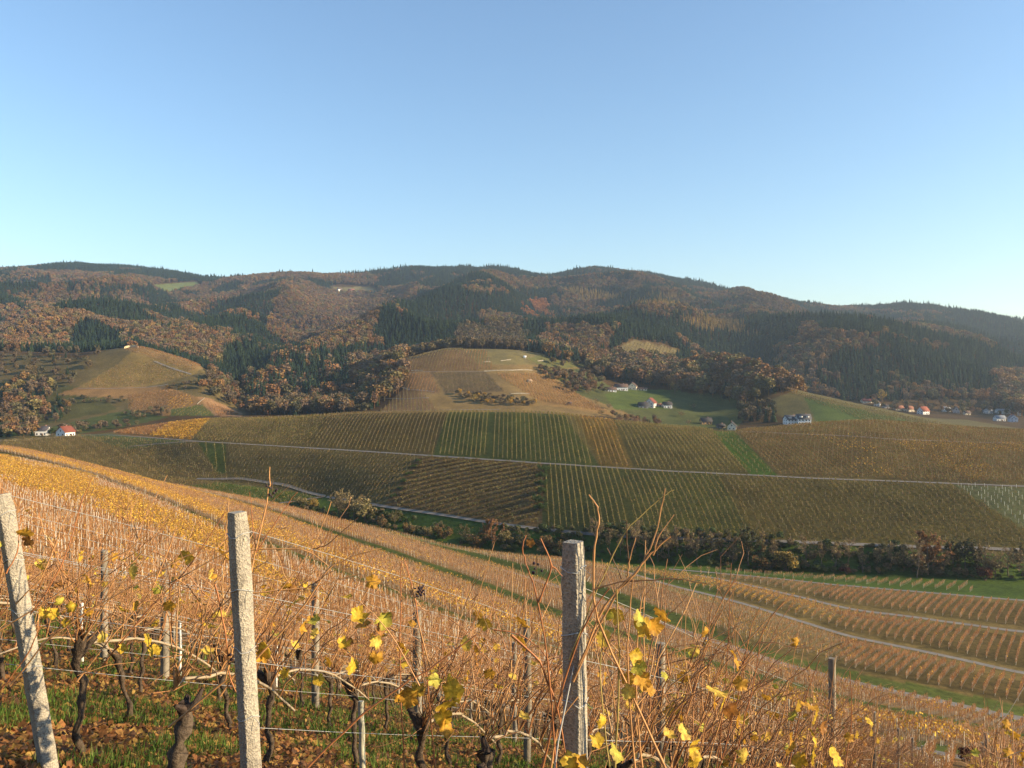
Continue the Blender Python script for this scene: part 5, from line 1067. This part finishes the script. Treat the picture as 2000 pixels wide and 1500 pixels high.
# ------------------------------------------------------------------ trees one can tell apart
def tree_meshes(seed, leaf=0.0, slim=1.0, leafcol=None, twig=1.0, droop=0.0):
    """unit height 1: trunk with limbs, and a crown of twigs and leaf clumps"""
    g = np.random.default_rng(seed); tr = MB(); cr = MB(); bc = np.array((.17, .13, .095))
    n = 9; zs = np.linspace(-.04, .88, n); Q = np.column_stack([np.cumsum(g.normal(size=n)*.012), np.cumsum(g.normal(size=n)*.012), zs]); tube(tr, Q, np.linspace(.022, .004, n), bc, 6)
    tips = []
    for k in range(17):
        h = g.uniform(.18, .85); b = np.array([np.interp(h, zs, Q[:, i]) for i in range(3)]); a = g.random()*6.28; L_ = slim*(.34*(1-h)+.10)*g.uniform(.8, 1.25)
        d = np.array([math.cos(a), math.sin(a), g.uniform(.5, 1.1)/slim**.5]); d /= np.linalg.norm(d); P = [b]
        for q in range(4): P.append(P[-1]+(d+g.normal(size=3)*.18+[0, 0, .08*q-droop])*L_/3.2)
        P = np.array(P); tube(tr, P, np.linspace(.0085, .002, 5)*(1.2-h), bc, 4, cap=False)
        for q in range(9):
            i = g.integers(1, 5); b2 = P[i]; e = b2+(g.normal(size=3)*.55+d*.7)*L_*.42; tips.append((b2, e))
            if twig: tube(tr, [b2, (b2+e)/2+g.normal(size=3)*.008, e], [.0022, .0016, .0008], bc*1.1, 3, cap=False)
    B2 = np.array([t[0] for t in tips]); E = np.array([t[1] for t in tips]); m = int(1500*twig); k = g.integers(0, len(tips), m); f = g.random((m, 1)); c = B2[k]*(1-f)+E[k]*f
    d = rdir(m, g)+[0, 0, .5-droop]; d /= np.linalg.norm(d, axis=1, keepdims=True); L2 = .03+.04*g.random((m, 1)); A = d*L2/2; S = np.cross(d, rdir(m, g)); S /= np.linalg.norm(S, axis=1, keepdims=True); S = S*.0013
    col = np.array((.26, .17, .10))*(.6+.7*g.random((m, 1))); V, Fa, cc = quads(c+A, A, S, col); cr.add(V, Fa, cc)
    if leaf:
        m = int(3200*leaf); k = g.integers(0, len(tips), m); f = g.random((m, 1))*1.15; c = B2[k]*(1-f)+E[k]*f+g.normal(size=(m, 3))*.014; A = rdir(m, g); S = np.cross(A, rdir(m, g)); S /= np.linalg.norm(S, axis=1, keepdims=True); s = .009+.010*g.random((m, 1))
        V, Fa, cc = quads(c, A*s, S*s, np.array(leafcol)[g.integers(0, len(leafcol), m)]*(.55+.8*g.random((m, 1)))); cr.add(V, Fa, cc)
    return tr.mesh('trunk', M['bark'], True), cr.mesh('crown', M['tree'])
def bush_mesh(seed, cols):
    g = np.random.default_rng(seed); mb = MB(); lob = np.column_stack([g.normal(size=9)*.28, g.normal(size=9)*.28, g.uniform(.3, .7, 9)]); m = 1500; k = g.integers(0, 9, m); d = rdir(m, g); P = lob[k]+d*(.24*g.random((m, 1))**.4); P[:, 2] = np.maximum(P[:, 2], .02)
    A = rdir(m, g); S = np.cross(A, rdir(m, g)); S /= np.linalg.norm(S, axis=1, keepdims=True); s = .015+.02*g.random((m, 1)); V, Fa, cc = quads(P, A*s, S*s, np.array(cols)[g.integers(0, len(cols), m)]*(.5+.8*g.random((m, 1)))); mb.add(V, Fa, cc)
    tr = MB()
    for q in range(9): tube(tr, [(g.normal()*.03, g.normal()*.03, -.05), lob[q]*[.6, .6, .6], lob[q]], [.018, .012, .004], (.15, .11, .08), 4)
    return tr.mesh('trunk', M['bark'], True), mb.mesh('crown', M['tree'])
GOLD = [(.50, .32, .06), (.42, .27, .07)]; BRO = [(.30, .15, .06), (.24, .12, .05)]; OLV_ = [(.19, .16, .06), (.14, .13, .05)]; PALE = [(.36, .27, .12), (.28, .22, .10)]; DKG = [(.075, .09, .035), (.10, .095, .04)]
TK = {'bare': [tree_meshes(300+i, .10, 1.0, PALE, 1.3) for i in range(3)], 'slim': [tree_meshes(310+i, .12, .5, PALE, 1.0) for i in range(3)], 'rust': [tree_meshes(320, .9, 1.0, BRO)], 'olive': [tree_meshes(331+i, .45, 1.05, OLV_) for i in range(2)],
      'pale': [tree_meshes(341+i, .55, 1.15, PALE, 1.3) for i in range(2)], 'dark': [tree_meshes(350, .6, .75, DKG)], 'gold': [bush_mesh(360, GOLD+OLV_)], 'bush': [bush_mesh(370, OLV_+BRO), bush_mesh(371, PALE+OLV_)], 'green': [bush_mesh(375, [(.05, .085, .02), (.08, .11, .03)])], 'red': [bush_mesh(380, [(.16, .06, .04), (.22, .10, .05), (.12, .03, .03)])]}
NM = {'bare': 'bare_tree', 'slim': 'bare_tree', 'rust': 'autumn_tree', 'olive': 'autumn_tree', 'pale': 'autumn_tree', 'dark': 'ivy_covered_tree', 'gold': 'yellow_shrub', 'bush': 'shrub', 'green': 'shrub', 'red': 'red_leaved_shrub'}
def tree(kind, u, D, h, label, wd=1.0, group=None, cat=None):
    x = (u-UC)/F*D; z = float(H(np.array([x]), np.array([float(D)]))[0]); me = TK[kind][rng.integers(0, len(TK[kind]))]
    t = empty(NM[kind], (x, D, z), label, cat or ('shrub' if 'shrub' in NM[kind] else 'tree'), group, rng.random()*6.28); t.scale = (h*wd, h*wd, h)
    for nm, m_ in zip(('trunk', 'crown'), me): o = bpy.data.objects.new(nm, m_); C.objects.link(o); o.parent = t
CR = 'trees along the stream in the valley'
def crk(kind, u, off, h, label, wd=1.0, group=CR): tree(kind, u, float(Dl('V', u))+off*.7, h*(1.0 if u < 720 else .82 if group else .9), label, wd, group)
crk('pale', 662, 8, 13, 'pale yellowish round tree at the upper end of the stream', 1.1); crk('pale', 690, 4, 14, 'pale brown tree right beside the first round stream tree', 1.1); crk('bush', 715, 8, 13, 'greenish bare willow where the lower road begins', 1.0); crk('gold', 612, 12, 7, 'small yellow shrub below the fork of the lower road', 1.0); crk('bush', 588, 16, 6, 'brown shrub left of the small yellow shrub', 1.3)
for u, k, h in ((748, 'bush', 8), (772, 'olive', 9), (800, 'bush', 7), (832, 'bush', 7), (868, 'bush', 8), (905, 'olive', 9), (935, 'bush', 9), (990, 'bush', 9), (1020, 'olive', 10), (1060, 'bush', 8), (1085, 'bush', 9)): crk(k, u, rng.uniform(0, 10), h, 'low brown tree in the scrub along the stream left of the middle post')
crk('rust', 962, 2, 16, 'taller brown tree in the scrub left of the middle post', .9)
for i, (u, h) in enumerate(((1165, 13), (1190, 14), (1212, 12), (1240, 15), (1262, 13), (1285, 16), (1308, 17), (1322, 15), (1345, 16), (1362, 15), (1388, 17), (1405, 15), (1432, 14), (1488, 15), (1510, 13), (1575, 14), (1605, 12), (1632, 15), (1655, 13), (1685, 14), (1712, 12), (1738, 13), (1765, 14))): crk('slim' if i % 3 else 'bare', u, rng.uniform(2, 12), h, 'thin bare stream tree with a pale trunk, one of a long line')
crk('dark', 1462, 4, 19, 'tallest dark ivy covered tree in the stream line', .95, None); crk('gold', 1536, 0, 10, 'yellow green shrub glowing in front of the stream trees', 1.15, None); crk('bush', 1500, 0, 8, 'round olive shrub left of the glowing yellow one', 1.3); crk('red', 1655, -1, 4, 'low reddish shrub on the near bank of the stream', 1.2, None)
crk('rust', 1812, 3, 18, 'round rust brown tree, the most colourful of the stream trees', .95, None); crk('bare', 1790, -2, 17, 'white trunked bare tree just left of the rust brown stream tree', .8, None)
for u, h in ((1862, 15), (1885, 16), (1908, 14), (1990, 13)): crk('dark', u, rng.uniform(2, 10), h, 'dark ivy covered tree right of the rust brown stream tree', 1.0)
for u, h in ((1845, 12), (1925, 16), (1945, 14), (1970, 14), (2010, 15)): crk('bare', u, rng.uniform(0, 8), h, 'grey bare tree near the meadow at the right end of the stream')
crk('red', 1925, -3, 7, 'red brown bush under the grey bare trees at the meadow', .9, None)
for k, (u, p) in enumerate(((1062, 917), (1058, 932), (1056, 948), (1055, 962), (1053, 978), (1056, 995))):
    x, y, z = pick(u, p+4, 330, 500); tree('green', u, y, 4.5, 'dark shrub on the steps at the right end of the terraced vineyard', 1.1, 'shrubs along the right end of the terraces')
for k, (u, p) in enumerate(((815, 900), (808, 912), (800, 926), (790, 940), (780, 955), (770, 970))):
    x, y, z = pick(u, p+3, 330, 520); tree('green', u, y, 2.6, 'low green shrub on the grassy edge left of the terraced vineyard', 1.4, 'shrubs along the left end of the terraces')
tree('slim', 516, 3290, 36, 'lone tall tree standing clear on the skyline', .7); tree('dark', 497, 3290, 26, 'lower dark tree left of the lone skyline tree', 1.3); tree('dark', 484, 3290, 22, 'small dark tree farthest left of the lone skyline tree', 1.0)
for u, p, h in ((1135, 742, 9), (1150, 770, 7), (1165, 792, 7), (1190, 800, 6), (1120, 760, 7), (1105, 752, 6), (1210, 820, 6), (1175, 812, 6), (1330, 815, 6), (1355, 800, 6), (1345, 830, 5)):
    x, y, z = pick(u, p, 660, 1100); tree('bare' if h > 6 else 'pale', u, y, h, 'small orchard tree on the green slope around the farms', 1.2, 'orchard trees around the farms')
for u, p, h, k, lab in ((100, 850, 7, 'green', 'dark green shrub between the two houses at the far left'), (152, 848, 5, 'bush', 'brown shrub right of the red roofed house at the far left'), (1318, 770, 14, 'olive', 'yellow green tree at the left end of the brown wood'), (927, 785, 9, 'gold', 'orange yellow bush below the terraces of the middle hill'), (1722, 785, 20, 'gold', 'tall yellow green tree behind the village'), (1925, 795, 26, 'rust', 'great round brown tree above the village')):
    x, y, z = pick(u, p, 620 if p > 800 and u < 200 else 720, 1250); tree(k, u, y, h, lab, 1.1 if k != 'gold' else .8)
x, y = 905/F*64., 64.; tree('red', 1905, 60, 2.2, 'dark red leaved vine bush at the lower end of the front rows', .7, None, 'shrub'); tree('red', 1962, 56, 2.0, 'smaller dark red bush beside the lower gap in the rows', .6, None, 'shrub')
# scrub along the stream
n = 2600; u = rng.uniform(560, 2080, n); D = Dl('V', u)+rng.uniform(0, 15, n)*(1+.0*u); x = (u-UC)/F*D; k = (rng.random(n) < np.interp(u, [560, 700, 1100, 1850, 1960], [.25, .4, .42, .3, .08])) & (fbm(x/9, D/9, 2) > .38)
x = x[k]; D = D[k]; k = len(x); wood('streamside_scrub', x, D, np.where(rng.random(k) < .85, 9, rng.integers(4, 8, k)), 1.6+2.8*rng.random(k)**1.5, pickcol([(.11, .10, .045), (.08, .09, .03), (.14, .105, .055), (.06, .08, .028)], k), 'dark tangled scrub filling the stream bed in the valley', 'scrub')

def haze():
    mb = MB(); boxv(mb, (0, 2500, 215), (11000, 6400, 650)); me = mb.mesh('haze', [])
    o = bpy.data.objects.new('haze', me); C.objects.link(o); tag(o, kind='stuff')
    m, n, l, out = newmat('autumn_haze'); v = n.new('ShaderNodeVolumePrincipled'); v.inputs['Density'].default_value = HAZE
    v.inputs['Color'].default_value = (.66, .82, 1.0, 1); v.inputs['Anisotropy'].default_value = .35
    l.new(v.outputs[0], out.inputs['Volume']); me.materials.append(m)
haze()
